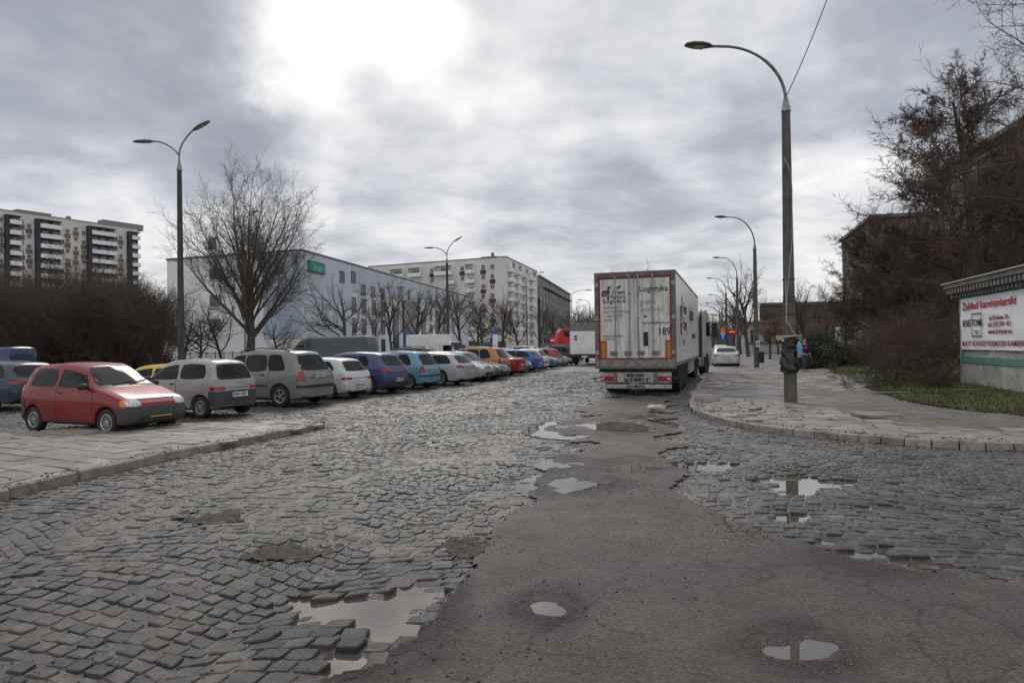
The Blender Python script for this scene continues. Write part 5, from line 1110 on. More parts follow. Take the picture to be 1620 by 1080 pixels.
town('grey_hall', 'low grey hall in front of the brick building', (50, 106), (50.5, 104), (66, 100), 4.8, [M('hall_grey', (.20, .19, .18), .8, c2=(.14, .13, .12), scale=.6), ROOF()], (0, 5), 1)
for nm, lb, a, b, c, h in (('row_house', 'long low dull building closing off the far end of the street', (62, 300), (62.2, 299), (140, 285), 6.5), ('row_house', 'low dull building seen far away left of the articulated lorry', (24, 330), (24.1, 329), (62, 320), 7.5)): town(nm, lb, a, b, c, h, [M('dull_render', (.15, .14, .13), .85, c2=(.1, .095, .09), scale=.1), ROOF()], (0, 12), 2, fl=3.)
# stonemason's hut with the banner
ks = empty('kiosk_building', (0, 0, 0), 0, 'grey whitewashed masonry hut with tiled eaves and green painted band at the right edge', 'building')
E1 = Vector((15.75, 24.0, 0)); E0 = Vector((14.15, 18.2, 0)); dv = (E0 - E1).normalized(); E2 = E1 + dv * 9.0; nn_ = Vector((-dv.y, dv.x, 0))
nn_ = nn_ if nn_.x > 0 else -nn_
KW = M('old_whitewash', (.36, .35, .325), .85, c2=(.22, .21, .19), scale=1.2, c3=(.45, .44, .42), s3=2.5, bump=.5, bscale=18)
f4 = Fac(E1, E2, ks)
solid('wall', [tuple(E1[:2]), tuple(E2[:2]), tuple((E2 + nn_ * 6)[:2]), tuple((E1 + nn_ * 6)[:2])], 3.2, [KW, KW], ks)
mb = MB(); f4.box(mb, -.35, 9.2, 3.45, 3.6, -6.2, .38); f4.box(mb, -.42, 9.2, 3.603, 3.64, -6.2, .45, 1); mb.build('roof', [M('roof_edge_concrete', (.20, .19, .18), .8, c2=(.13, .12, .11), scale=3), M('roof_lip', (.38, .38, .37), .6)], ks)
mb = MB()
for i in range(34):
    u = -.2 + i * .27; f4.box(mb, u, u + .15, 3.1, 3.25, .035, .2); f4.box(mb, u, u + .15, 3.251, 3.45, .02, .34)
f4.box(mb, -.3, 9.1, 3.201, 3.448, -5.9, .019); mb.build('eaves_blocks', M('eaves_concrete', (.19, .18, .165), .85, c2=(.12, .11, .1), scale=3), ks)
TEAL = M('weathered_teal', (.055, .19, .155), .7, c2=(.10, .22, .19), scale=3, c3=(.16, .22, .2), s3=5)
mb = MB()
for a, b, c, d in ((.18, 9, 2.98, 3.19), (.18, 9, .86, 1.07), (.18, .40, 1.071, 2.979)): f4.box(mb, a, b, c, d, .004, .03)
mb.build('painted_band', TEAL, ks)
bn = MB(); nu, nv = 60, 16; vs = []
for j in range(nv + 1):
    for i in range(nu + 1):
        u = .30 + 5.9 * i / nu; z = 1.31 + (3.05 - 1.31) * j / nv; dd = .055 + .012 * math.sin(i * .55 + j * .12) * (1 - abs(2 * j / nv - 1)) + .008 * math.sin(j * .9 + i * .2)
        p = f4.a + f4.u * u + f4.n * dd; vs.append((p.x, p.y, z))
bn.add(vs, [(j * (nu + 1) + i, j * (nu + 1) + i + 1, (j + 1) * (nu + 1) + i + 1, (j + 1) * (nu + 1) + i) for j in range(nv) for i in range(nu)])
ban = bn.build('banner', M('banner_white', (.78, .79, .82), .55, c2=(.72, .73, .76), scale=1.5), None, 60); tag(ban, 'white vinyl banner with red lettering hung on the grey hut', 'banner')
def bt(s, u, z, size, mat, align='LEFT', bold=.0, sx=1., w=None):
    if w: sx = -w
    p = f4.a + f4.u * u + f4.n * .085
    text(s, size, mat, ban, Matrix.Translation((p.x, p.y, z)) @ Rz(f4.ang) @ Matrix.Rotation(PI / 2, 4, 'X'), align=align, bold=bold, sx=sx, ext=.004)
BR_ = M('banner_red', (.42, .012, .03), .5); BM = M('banner_maroon', (.24, .02, .05), .5)
def uz(px, py): return f4.U(px), f4.Z(px, py)
for s, px, py, size, mat, bold, sx_ in (('Zakład kamieniarski', 1527, 485.8, .36, BR_, .008, 1613.5), ('ul.Ordona 24', 1570, 502.8, .21, BM, .003, 1600), ('tel. 692 591 411', 1568, 513.4, .21, BM, .003, 1605), ('www.kristom.eu', 1568, 524.4, .21, BM, .003, 1606), ('BLATY SCHODY POSADZKI KAMIENNE', 1526.5, 543.2, .23, BM, .003, 1634), ('KRISTOM', 1528, 512.2, .33, BLK(), .003, 1556)):
    u, z = uz(px, py); bt(s, u, z, size, mat, bold=bold * .35, w=f4.U(sx_) - u)
u0, z1 = uz(1542, 496); u1, z0 = uz(1557.5, 532); mb = MB()
for a, b, c, d in ((u0, u1, z1 - .03, z1), (u0, u1, z0, z0 + .03), (u0, u0 + .03, z0 + .03, z0 + .28), (u0, u0 + .03, z1 - .2, z1 - .03), (u1 - .03, u1, z0 + .03, z1 - .03)): f4.box(mb, a, b, c, d, .08, .086)
mb.build('emblem_frame', BLK(), ban)
u, z = uz(1550, 523); bt('kamieniarstwo', u, z, .07, GRY(), 'CENTER'); bt('od 1990', u, z - .09, .07, GRY(), 'CENTER')
# ------------------------------------------------------------------ street lamps
CONC = M('pole_concrete', (.115, .105, .092), .85, c2=(.07, .063, .055), scale=3, bump=.6, bscale=25, c3=(.15, .138, .122), s3=1.1)
CONCD = M('pole_concrete_dark', (.08, .072, .064), .85, c2=(.05, .045, .04), scale=3, bump=.6, bscale=25)
ARM = M('arm_metal', (.22, .22, .21), .5, .5, c2=(.12, .12, .115), scale=6)
HEADM = M('lamp_housing', (.06, .06, .062), .45, c2=(.1, .1, .1), scale=5); LENSM = M('lamp_lens', (.36, .34, .30), .3, c2=(.22, .2, .17), scale=9)
CONE = M('cone_metal', (.32, .31, .30), .5, .4, c2=(.16, .15, .14), scale=9)
def lamp_head(mb, p, d, L_=.62, w=.15, tilt=0.):
    d = Vector(d).normalized(); s_ = d.cross(Vector((0, 0, 1))).normalized(); u = s_.cross(d)
    def ring(t, ww, hu, hl): return [p + d * t + s_ * (ww * math.cos(a)) + u * ((hu if math.sin(a) > 0 else hl) * math.sin(a)) for a in [2 * PI * k / 12 for k in range(12)]]
    st = [(-.06, .03, .03, .03), (0, .045, .04, .04), (.1, w * .7, .07, .04), (.28, w, .09, .045), (L_ * .7, w * .95, .085, .04), (L_ * .92, w * .6, .055, .03), (L_, w * .15, .015, .01)]
    vs = []; fs = []
    for t in st: vs += ring(*t)
    for i in range(len(st) - 1):
        for k in range(12): j = (k + 1) % 12; fs.append((i * 12 + k, i * 12 + j, i * 12 + 12 + j, i * 12 + 12 + k))
    fs += [tuple(range(11, -1, -1)), tuple(range(len(vs) - 12, len(vs)))]
    mb.add(vs, [f[::-1] for f in fs], 0); return s_, u
def lens(p, d, parent, L_=.62, w=.15):
    d = Vector(d).normalized(); s_ = d.cross(Vector((0, 0, 1))).normalized(); u = s_.cross(d); mb = MB()
    q = [(.2, -w * .62), (L_ * .68, -w * .6), (L_ * .68, w * .6), (.2, w * .62)]
    top = [p + d * a + s_ * b - u * .04 for a, b in q]; bot = [p + d * (a + (.02 if i in (0, 3) else -.02)) + s_ * b * .8 - u * .062 for i, (a, b) in enumerate(q)]
    mb.add(top + bot, [(4, 5, 6, 7), (0, 1, 5, 4), (1, 2, 6, 5), (2, 3, 7, 6), (3, 0, 4, 7)]); mb.build('lens', LENSM, parent)
def single_lamp(name, label, base, h, ang, grp, r0=.125, r1=.085, arm=2.3, rise=1.75, pm=None, hl=.62, ph=None, lean=0):
    t = empty(name, base, 0, label, 'street lamp', grp)
    if ph: rise = h - ph - .3
    ph = ph or h - rise - .3
    mb = MB(); mb.tube([(0, 0, -.1), (-lean * .5, 0, ph * .5), (-lean, 0, ph)], [r0, (r0 + r1) / 2, r1], 12 if r0 > .11 else 8); mb.build('pole', pm or CONC, t, 40)
    mb = MB(); mb.tube([(-lean, 0, ph + .002), (-lean, 0, ph + .05), (-lean, 0, ph + .38)], [r1 + .02, r1 + .012, .048], 12); mb.build('collar', CONE, t, 40)
    d = Vector((math.cos(ang), math.sin(ang), 0)); pts = []
    for k in range(15):
        a = PI / 2 * k / 14 * 1.04; pts.append(Vector((-lean, 0, ph + .3)) + d * (arm * .86 * (1 - math.cos(a))) + Vector((0, 0, rise * math.sin(a))))
    pts.append(pts[-1] + d * arm * .14)
    mb = MB(); mb.tube(pts, [.042] * 8 + [.036] * 8, 8); mb.build('arm', ARM, t, 50)
    mb = MB(); hd = (d + Vector((0, 0, .02))); lamp_head(mb, pts[-1], hd, hl, hl * .26); o = mb.build('lamp_head', HEADM, t, 50); lens(pts[-1], hd, o, hl, hl * .26)
    return t
def double_lamp(name, label, base, h, ang, grp, s=1.0):
    t = empty(name, base, 0, label, 'street lamp', grp); ph = h - 1.9 * s
    mb = MB(); mb.tube([(0, 0, -.1), (0, 0, ph * .5), (0, 0, ph)], [.15 * s, .125 * s, .095 * s], 12); mb.build('pole', CONCD, t, 40)
    mb = MB(); mb.tube([(0, 0, ph + .002), (0, 0, ph + .05), (0, 0, ph + .4 * s)], [.12 * s, .11 * s, .05 * s], 12); mb.build('collar', CONE, t, 40)
    for q, (rr, zz, tl) in ((1, (.58, 1.75, .8)), (-1, (1.05, 1.25, .12))):
        d = Vector((math.cos(ang), math.sin(ang), 0)) * q; pts = [Vector((0, 0, ph + .35 * s)), Vector((0, 0, ph + .62 * s))]
        for k in range(1, 10):
            f = k / 9; pts.append(Vector((0, 0, ph + .62 * s)) + d * (rr * s * (f ** 1.6 if q > 0 else f ** 1.35)) + Vector((0, 0, (zz - .62) * s * (math.sin(f * PI / 2) if q < 0 else f ** .8))))
        mb = MB(); mb.tube(pts, .036 * s, 8); mb.build('arm', ARM, t, 50)
        hd = d + Vector((0, 0, tl * .75 if q > 0 else -.05)); mb = MB(); lamp_head(mb, pts[-1], hd, .85 * s, .2 * s); o = mb.build('lamp_head', M('lamp_housing_pale', (.24, .23, .20), .5, c2=(.14, .135, .12), scale=5), t, 50); lens(pts[-1], hd, o, .75 * s, .17 * s)
    return t
GL = 'tall street lamps along the right kerb'
def zof(p, py, px): return AT(px, py, p.y).z
g = G(1251, 642); p = (g.x, g.y, .05)
A1 = single_lamp('street_lamp', 'nearest tall concrete street lamp with black bin bags tied round its foot', p, AT(1107, 81, g.y).z, PI + R(5), GL, r0=.165, r1=.105, arm=1.85, ph=AT(1243, 180, g.y).z, hl=.72)
for i, (bx, by, hx, hy, lb) in enumerate(((1197, 583.5, 1141, 346, 'second concrete street lamp from the camera with a blue and white notice on it'), (1168, 570, 1134, 409, 'third lamp along the right kerb, behind the silver saloon'), (1150, 563, 1123, 441, 'fourth lamp in the right row, just above the cab of the articulated lorry'), (1143.5, 558.5, 1124, 467, 'fifth lamp in the right row, smaller and farther'), (1139.5, 556, 1120, 480, 'farthest lamp in the right row, at the end of the street'))):
    g = G(bx, by); k = (bx - hx) / F * g.y
    single_lamp('street_lamp', lb, (g.x, g.y, 0), AT(hx, hy, g.y).z + .05, PI + R(8), GL, r0=.17, r1=.10, arm=k - .45, rise=1.7, hl=.75)
g = G(284, 596); hz = AT(320, 193, 34.0)
gy_ = 33.0; px0 = AT(287, 570, gy_); double_lamp('double_street_lamp', 'dark concrete lamp with two upturned heads behind the small silver car', (px0.x, gy_, 0), AT(319, 200, gy_).z - .0, R(6), 'double headed lamps over the car park', 1.12)
px0 = AT(709, 560, 62); double_lamp('double_street_lamp', 'two-headed lamp rising behind the long silver estate car', (px0.x, 62, 0), AT(731, 379, 62).z, R(6), 'double headed lamps over the car park', 1.1)
for (bx, hx, hy, Y_, q, lb) in ((388, 396, 335, 60, 0, 'slim white lamp post in front of the big round bare tree'), (598, 622, 454, 78, 0, 'slim white lamp post before the pale blue office wall'), (834, 848, 431, 105, 0, 'dark lamp post with an arm to the right before the dark grey block'), (905, 922, 459, 95, 0, 'pale lamp post left of the red lorry cab'), (934, 925, 474, 120, 1, 'faint far lamp just left of the articulated lorry')):
    p = AT(bx, 555, Y_); top = AT(hx, hy, Y_); single_lamp('slim_lamp', lb, (p.x, Y_, 0), max(top.z, 4), 0 if not q else PI, 'slim lamp posts beyond the parked cars', r0=.11, r1=.06, arm=abs(top.x - p.x) + .3, rise=.9 if bx != 388 else .5, pm=M('pale_post', (.36, .36, .35), .6) if bx in (388, 598, 905) else CONCD, hl=.9 if bx != 388 else .5)
# ------------------------------------------------------------------ bare trees
def grow(rng, p, d, L_, r, lv, P, out):
    """adds tapered segments (p0, r0, p1, r1, level)"""
    n = P['seg'][lv]; sl = L_ / n; r0_ = r; pts = [(p, r, d)]
    for i in range(n):
        d = (d + Vector((rng.gauss(0, 1), rng.gauss(0, 1), rng.gauss(0, 1))) * P['wob'][lv] + Vector((0, 0, P['up'][lv]))).normalized()
        q = p + d * sl; r1 = r0_ * (1 - (1 - P['tap'][lv]) * (i + 1) / n); out.append((p, r, q, r1, lv)); p, r = q, r1; pts.append((p, r, d))
    if lv + 1 < len(P['seg']):
        k = P['num'][lv]; k = k if isinstance(k, int) else rng.randint(*k)
        for c in range(k):
            f = P['from'][lv] + (1 - P['from'][lv]) * (c + rng.random() * .8) / k; i = min(n, int(f * n)); q, rr, dd = pts[i]
            if i < n: t_ = f * n - i; q = q.lerp(pts[i + 1][0], t_)
            a = rng.uniform(0, 2 * PI); x = dd.orthogonal().normalized(); y = dd.cross(x); an = R(rng.gauss(P['ang'][lv], P['ang'][lv] * .2))
            nd = (dd * math.cos(an) + (x * math.cos(a) + y * math.sin(a)) * math.sin(an)).normalized()
            if P.get('droop') and lv == 0: nd = Vector((nd.x, nd.y, nd.z * .3 + .1)).normalized()
            ll = L_ * P['len'][lv] * (1 - P.get('shr', .45) * (f - P['from'][lv]) / (1 - P['from'][lv] + .001)) * rng.uniform(.75, 1.15)
            grow(rng, q, nd, ll, max(P['rmin'], min(rr * .75, rr * P['rad'][lv])), lv + 1, P, out)
        if lv > 0: grow(rng, p, d, L_ * P['len'][lv] * .9, r, lv + 1, P, out)
        if lv == 0 and P['num'][0] and not P.get('noend'): grow(rng, p, d, L_ * .35, r, 2 if len(P['seg']) > 3 else 1, P, out)
def segmesh(name, segs, mat, n=4):
    if not segs: segs = [(Vector((0, 0, 0)), .01, Vector((0, 0, .1)), .01, 0)]
    A = np.array([s[0][:] for s in segs]); B = np.array([s[2][:] for s in segs]); ra = np.array([s[1] for s in segs]); rb = np.array([s[3] for s in segs])
    D_ = B - A; D_ /= np.linalg.norm(D_, axis=1)[:, None] + 1e-9
    H = np.where(np.abs(D_[:, 2:3]) < .9, np.array([[0, 0, 1.]]), np.array([[1., 0, 0]])); U = np.cross(D_, H); U /= np.linalg.norm(U, axis=1)[:, None] + 1e-9; Wv = np.cross(D_, U)
    V = []
    for P_, r in ((A, ra), (B, rb)):
        for k in range(n):
            t = 2 * PI * k / n; V.append(P_ + (U * math.cos(t) + Wv * math.sin(t)) * r[:, None])
    V = np.stack(V, 1).reshape(-1, 3); b = np.arange(len(segs))[:, None] * 2 * n
    Q = np.concatenate([b + np.array([[k, (k + 1) % n, (k + 1) % n + n, k + n]]) for k in range(n)])
    me_o = npmesh(name, V, [Q], mat, True); return me_o
def tree(name, label, cat, grp, loc, H_, P, seed, bark, twig, rz=0, trunk_r=None, extra=None, parts=('trunk', 'crown'), stems=1, spread=0.):
    rng = random.Random(seed); out = []
    for s_ in range(stems):
        d = Vector((rng.gauss(0, spread), rng.gauss(0, spread), 1)).normalized(); b = Vector((rng.gauss(0, spread * 1.2), rng.gauss(0, spread * 1.2), -.05)) if stems > 1 else Vector((0, 0, -.1))
        grow(rng, b, d, H_ * P['trunk'], trunk_r or H_ * .02, 0, P, out)
    if extra: extra(rng, out)
    t = empty(name, loc, rz, label, cat, grp)
    cut = P.get('cut', 2)
    a = segmesh(parts[0], [s for s in out if s[4] < cut], bark, 7); a.parent = t
    b = segmesh(parts[1], [s for s in out if s[4] >= cut], twig, 3); b.parent = t
    return t, len(out)
BARK = M('bark', (.10, .085, .07), .9, c2=(.06, .05, .042), scale=4, bump=.8, bscale=20); TWG = M('twig', (.105, .088, .072), .9); TWR = M('reddish_twig', (.092, .060, .044), .9, c2=(.075, .058, .045), scale=.6); TWB = M('brown_twig', (.085, .066, .052), .9, c2=(.10, .07, .05), scale=.25)
TWD = M('dark_twig', (.080, .058, .046), .9, c2=(.11, .070, .050), scale=.5)
BIG = dict(seg=[5, 7, 5, 4, 3], wob=[.04, .05, .11, .17, .2], up=[0, .012, .03, .03, .02], tap=[.45, .2, .3, .4, .5], num=[0, 12, 7, 4], ang=[25, 30, 36, 42], len=[2.35, .36, .5, .55], rad=[.42, .42, .5, .6], rmin=.011, trunk=.46, shr=.22, cut=2)
BIG['from'] = [.42, .2, .15, .1]
def fan(rng, out):
    out[:] = [s for s in out if s[4] == 0]
    for i in range(26):
        ph = math.asin(min(.999, -.15 + 1.15 * (i + .5) / 26)); th_ = i * 2.4; tg = Vector((5.5 * math.cos(ph) * math.cos(th_), 5.5 * math.cos(ph) * math.sin(th_), 10.4 + 6.7 * math.sin(ph)))
        st = Vector((0, 0, 2.3 + 5.2 * (i / 26) + rng.uniform(-.3, .3))); dv_ = (tg - st); d0 = (dv_.normalized() + Vector((0, 0, -.10))).normalized()
        grow(rng, st, d0, dv_.length * .86, .11 + .07 * rng.random() - .05 * i / 26, 1, BIG, out)
tk, n_ = tree('bare_tree', 'largest bare tree on the left with a broad rounded crown, before the office building', 'tree', None, tuple(AT(396, 560, 60).xy) + (0,), 17.5, BIG, 11, BARK, TWG, trunk_r=.42, extra=fan)
print('big', n_)
MED = dict(seg=[5, 5, 4, 3], wob=[.08, .13, .2, .25], up=[0, .05, .04, .02], tap=[.6, .35, .4, .5], num=[10, 8, 6], ang=[48, 42, 45], len=[.85, .5, .5], rad=[.55, .5, .55], rmin=.012, trunk=.55, shr=.3, cut=2)
MED['from'] = [.32, .2, .15]
GT = 'bare street trees beyond the car park'
m1, n_ = tree('bare_tree', 'spreading low bare tree by the office building, left of the slim white post', 'tree', GT, tuple(AT(548, 560, 66).xy) + (0,), 10.2, dict(MED, ang=[62, 45, 48]), 3, BARK, TWG, trunk_r=.2); print('med', n_)
MED2 = dict(MED, ang=[34, 34, 40], len=[.8, .5, .5], trunk=.6)
m2, n_ = tree('bare_tree', 'upright bare tree directly right of the slim white post', 'tree', GT, tuple(AT(620, 560, 78).xy) + (0,), 10.5, MED2, 5, BARK, TWG, trunk_r=.17)
m3, n_ = tree('bare_tree', 'forked bare tree in front of the dark glass bay of the office', 'tree', GT, tuple(AT(655, 560, 82).xy) + (0,), 10, dict(MED2, ang=[40, 40, 42]), 8, BARK, TWG, trunk_r=.2)
for src, px, Y_, sc, rz, lb in ((m2, 690, 92, 1.05, 1., 'bare tree with three upright stems left of the two-headed lamp'), (m3, 732, 100, 1.2, 2., 'bare tree just right of the two-headed lamp'), (m1, 755, 108, 1.0, 3., 'low bare tree before the balconies of the cream block'), (m2, 765, 115, 1.15, 4., 'bare tree before the middle of the cream apartment block'),
                              (m3, 792, 112, 1.15, 5., 'thick bare tree before the corner of the cream apartment block'), (m1, 822, 118, 1.1, .5, 'wide bare tree before the right face of the cream block'), (m2, 853, 130, 1.05, 2.2, 'small bare tree before the dark grey block'), (m3, 880, 140, 1.1, 3.2, 'farthest small bare tree before the dark grey block'), (m1, 926, 120, 1.05, 1.2, 'bare tree behind the tarpaulin lorry'), (m2, 590, 92, .9, 2.8, 'thin bare tree standing close to the office wall')):
    c = dup(src, None, tuple(AT(px, 560, Y_).xy) + (0,), rz, sc); c['label'] = lb; c['group'] = GT
m2['group'] = GT
c = dup(m2, None, tuple(AT(985, 560, 75).xy) + (0,), 1., 1.07); c['label'] = 'bare tree whose topmost twigs show above the articulated lorry'
# thicket
BUSH = dict(seg=[5, 5, 4, 3], wob=[.1, .16, .2, .2], up=[.05, .06, .05, .02], tap=[.4, .4, .45, .5], num=[9, 6, 5], ang=[28, 34, 40], len=[.55, .5, .55], rad=[.5, .55, .6], rmin=.010, trunk=.85, shr=.3, cut=1, noend=1)
BUSH['from'] = [.12, .15, .1]
b1, n_ = tree('thicket_bush', 'x', 'bush', None, (0, 0, 0), 7.4, BUSH, 21, TWB, TWB, stems=13, spread=.24, trunk_r=.045, parts=('stems', 'twigs')); print('bush', n_)
b2_, n_ = tree('thicket_bush', 'x', 'bush', None, (0, 0, 0), 6.6, BUSH, 22, TWR, TWR, stems=13, spread=.28, trunk_r=.04, parts=('stems', 'twigs'))
spots = []
k_ = 0
for row, (Y_, xs) in enumerate(((47, range(-75, 252, 46)), (51, range(-60, 262, 42)), (57, range(-80, 262, 52)), (66, range(-70, 262, 46)))):
    for px in xs:
        src = (b1, b2_)[(k_ * 7 // 3 + (px > 110)) % 2]; sc = (.68 + .55 * ((k_ * 37) % 10) / 10) * .84 * (Y_ / 50) ** .9
        if px > 215: sc *= .9
        o = (src if src['label'] == 'x' else dup(src)); o.location = tuple(AT(px, 560, Y_).xy) + (0,); o.rotation_euler = (0, 0, k_ * 1.7); o.scale = (sc * 1.1, sc * 1.1, sc)
        o['label'] = 'leafless brown bush in the dense thicket behind the blue van and red car'; o['group'] = 'thicket of leafless bushes on the left'; k_ += 1
for i, (px, Y_, sc) in enumerate(((40, 60, .8), (95, 50, .62), (150, 56, .74), (196, 50, .66), (236, 54, .7))):
    o = dup((m2, m3)[i % 2], None, tuple(AT(px, 560, Y_).xy) + (0,), i * 1.9, sc); o['label'] = 'slender bare sapling rising out of the brown thicket on the left'; o['group'] = 'saplings in the left thicket'
WTH = M('withered_leaf', (.045, .034, .024), .85, island=.5)
def undergrowth():
    for i in range(8):
        leafbush('undergrowth_bush', 'low withered brown undergrowth at the foot of the thicket on the left', tuple(AT(-70 + i * 44, 560, 61 + (i % 3) * 4).xy) + (0,), 2.6, 1.6, 2.6, 9000, WTH, .12, 'withered undergrowth in the left thicket', 200 + i)
# shrubs round the big tree and by the fence
for i, (px, Y_, sc) in enumerate(((318, 62, .62), (352, 64, .75), (440, 66, .55), (290, 68, .7))):
    o = dup(m1, None, tuple(AT(px, 560, Y_).xy) + (0,), i * 1.3, sc); o['label'] = ('small bare tree right of the tall dark lamp', 'small crooked bare tree left of the big rounded one', 'thin bare tree right of the big trunk by the grey van', 'small bare tree at the corner edge of the office wall')[i]; o['group'] = 'small bare trees by the office'
# right: big dark tree, near tree with limbs entering the picture, street trees
LAR = dict(seg=[9, 7, 5, 3, 2], wob=[.02, .09, .14, .2, .2], up=[0, .05, .03, .0, .0], tap=[.2, .15, .4, .5, .5], num=[52, 14, 9, 5], ang=[68, 46, 46, 45], len=[.44, .45, .55, .62], rad=[.28, .5, .55, .6], rmin=.013, trunk=.93, shr=.62, cut=2, noend=1)
LAR['from'] = [.16, .15, .1, .05]
c, n_ = tree('dark_tree', 'tall dark reddish leafless tree with long sweeping limbs behind the grey hut', 'tree', None, tuple(AT(1545, 560, 35).xy) + (0,), 15.4, LAR, 4, BARK, TWD, trunk_r=.34); print('larch', n_)
c, n_ = tree('dark_tree', 'second dark reddish tree at the right edge behind the grey hut', 'tree', None, tuple(AT(1680, 560, 39).xy) + (0,), 11.5, LAR, 9, BARK, TWD, trunk_r=.3)
for px, Y_, sc, rz, lb in ((1455, 52, .66, 2., 'dark reddish bare tree before the tenement, left of the tallest one'), (1610, 44, .95, 4., 'dark reddish bare tree before the corner house'), (1380, 60, .85, 5., 'farther dark reddish bare tree at the left end of the tenement')):
    o = dup(c, None, tuple(AT(px, 560, Y_).xy) + (0,), rz, sc * 1.25); o['label'] = lb
def limbs(rng, out):
    P = dict(seg=[4, 12, 6, 4, 3], wob=[.02, .11, .16, .22, .25], up=[0, .015, .03, .03, .02], tap=[.5, .1, .3, .5, .5], num=[0, 13, 6, 4], ang=[40, 42, 42, 45], len=[.5, .30, .5, .5], rad=[.5, .42, .5, .6], rmin=.0045)
    P['from'] = [.2, .18, .15, .1]
    for z, dx, dy, dz, L_, r in LIMB: grow(rng, Vector((0, 0, z)), Vector((dx, dy, dz)).normalized(), L_, r, 1, P, out)
LIMB = [(5.0, -1, .15, .20, 4.9, .055), (5.6, -1, .1, .28, 4.6, .05), (6.2, -1, -.05, .36, 4.2, .05), (4.6, -.9, .5, .15, 4.4, .042), (7.0, -1, .2, .45, 5.2, .06), (6.6, -.9, -.3, .1, 5, .05), (8, -.8, .3, .6, 4.5, .05), (5.6, 1, .2, .3, 5, .06), (6.4, .3, 1, .3, 5, .06), (7.4, .2, -1, .3, 4.5, .05)]
NEAR = dict(MED, trunk=.8, num=[2, 3, 2], seg=[6, 4, 3, 2], wob=[.02, .1, .15, .2]); NEAR['from'] = [.85, .2, .2]
tree('roadside_tree', 'near leafless tree at the right edge whose dark limbs reach into the sky', 'tree', None, (13.6, 14.2, 0), 12, NEAR, 15, BARK, TWD, trunk_r=.2, extra=limbs)
STR = dict(MED2, num=[11, 8, 6], ang=[36, 36, 40], rmin=.014)
s1, n_ = tree('bare_tree', 'tall bare tree between the second and third right-hand lamps', 'tree', 'bare trees at the end of the street', tuple(AT(1184, 560, 82).xy) + (0,), 11.0, STR, 31, BARK, TWG, trunk_r=.24)
GS = 'bare trees at the end of the street'
for px, Y_, sc, rz, lb in ((1275, 88, .85, 1, 'bare tree right of the nearest lamp, before the brick building'), (1310, 80, .74, 2, 'bare tree at the left end of the dark tenement'), (1335, 70, .6, 3, 'short bare tree at the corner of the lawn'), (1205, 120, .9, 4, 'bare tree behind the white annex'), (1160, 125, .85, 5, 'bare tree far behind the third right-hand lamp'), (1143, 150, .8, 6, 'bare tree far away behind the road signs'), (1172, 100, .7, 1.5, 'slender bare tree behind the pale silver saloon'), (1255, 105, .8, 2.5, 'bare tree hidden partly by the nearest lamp'), (1128, 170, .85, 3.5, 'farthest bare tree at the end of the street'), (1232, 96, .62, .6, 'low bare tree before the grey hall'), (1392, 60, .66, 2.2, 'bare tree before the tenement corner'), (1440, 52, .6, 4.1, 'bare tree behind the dark shrub'), (1118, 190, .9, 1.1, 'pale bare tree past the lorry cab')):
    o = dup(s1, None, tuple(AT(px, 560, Y_).xy) + (0,), rz, sc); o['label'] = lb; o['group'] = GS
for i, px in enumerate(range(1105, 1240, 11)):
    o = dup(s1, None, tuple(AT(px, 560, 230 + (i * 53) % 60).xy) + (0,), i * 2., 1.0); o['label'] = 'distant bare tree in the row closing off the street'; o['group'] = 'distant bare trees closing off the street'
for i, px in enumerate(range(905, 990, 9)):
    o = dup(m1, None, tuple(AT(px, 560, 260 + (i * 53) % 50).xy) + (0,), i * 2., 1.9); o['label'] = 'distant bare tree beyond the tarpaulin lorry and grey block'; o['group'] = 'distant bare trees beyond the parked lorries'
OR = dict(MED, rmin=.016, num=[12, 8, 6], ang=[55, 45, 45], len=[.75, .5, .5]); OR['from'] = [.45, .15, .1]
tree('orange_tree', 'small rounded tree with orange-brown twigs between the two nearest right-hand lamps', 'tree', None, tuple(AT(1218, 560, 72).xy) + (0,), 5.6, OR, 41, BARK, M('orange_twig', (.20, .095, .055), .9), trunk_r=.13)
SHR = dict(BUSH, ang=[50, 45, 45], trunk=.8, rmin=.006, num=[9, 7, 5], wob=[.14, .2, .22, .2]); 
for i, (px, Y_, h, st, lb) in enumerate(((1440, 25, 2.9, 12, 'dense dark leafless shrub left of the grey hut'), (1495, 26.5, 3.3, 12, 'dark shrub touching the corner of the grey hut'), (1385, 31, 2.6, 10, 'looser leafless shrub at the back of the lawn'), (1465, 21.5, 1.3, 8, 'low tangled shrub on the verge before the hut'))):
    tree('dark_shrub', lb, 'bush', 'leafless shrubs beside the hut', tuple(AT(px, 560, Y_).xy) + (0,), h, SHR, 50 + i, TWD, TWD, stems=st, spread=.45, trunk_r=.022, parts=('stems', 'twigs'))
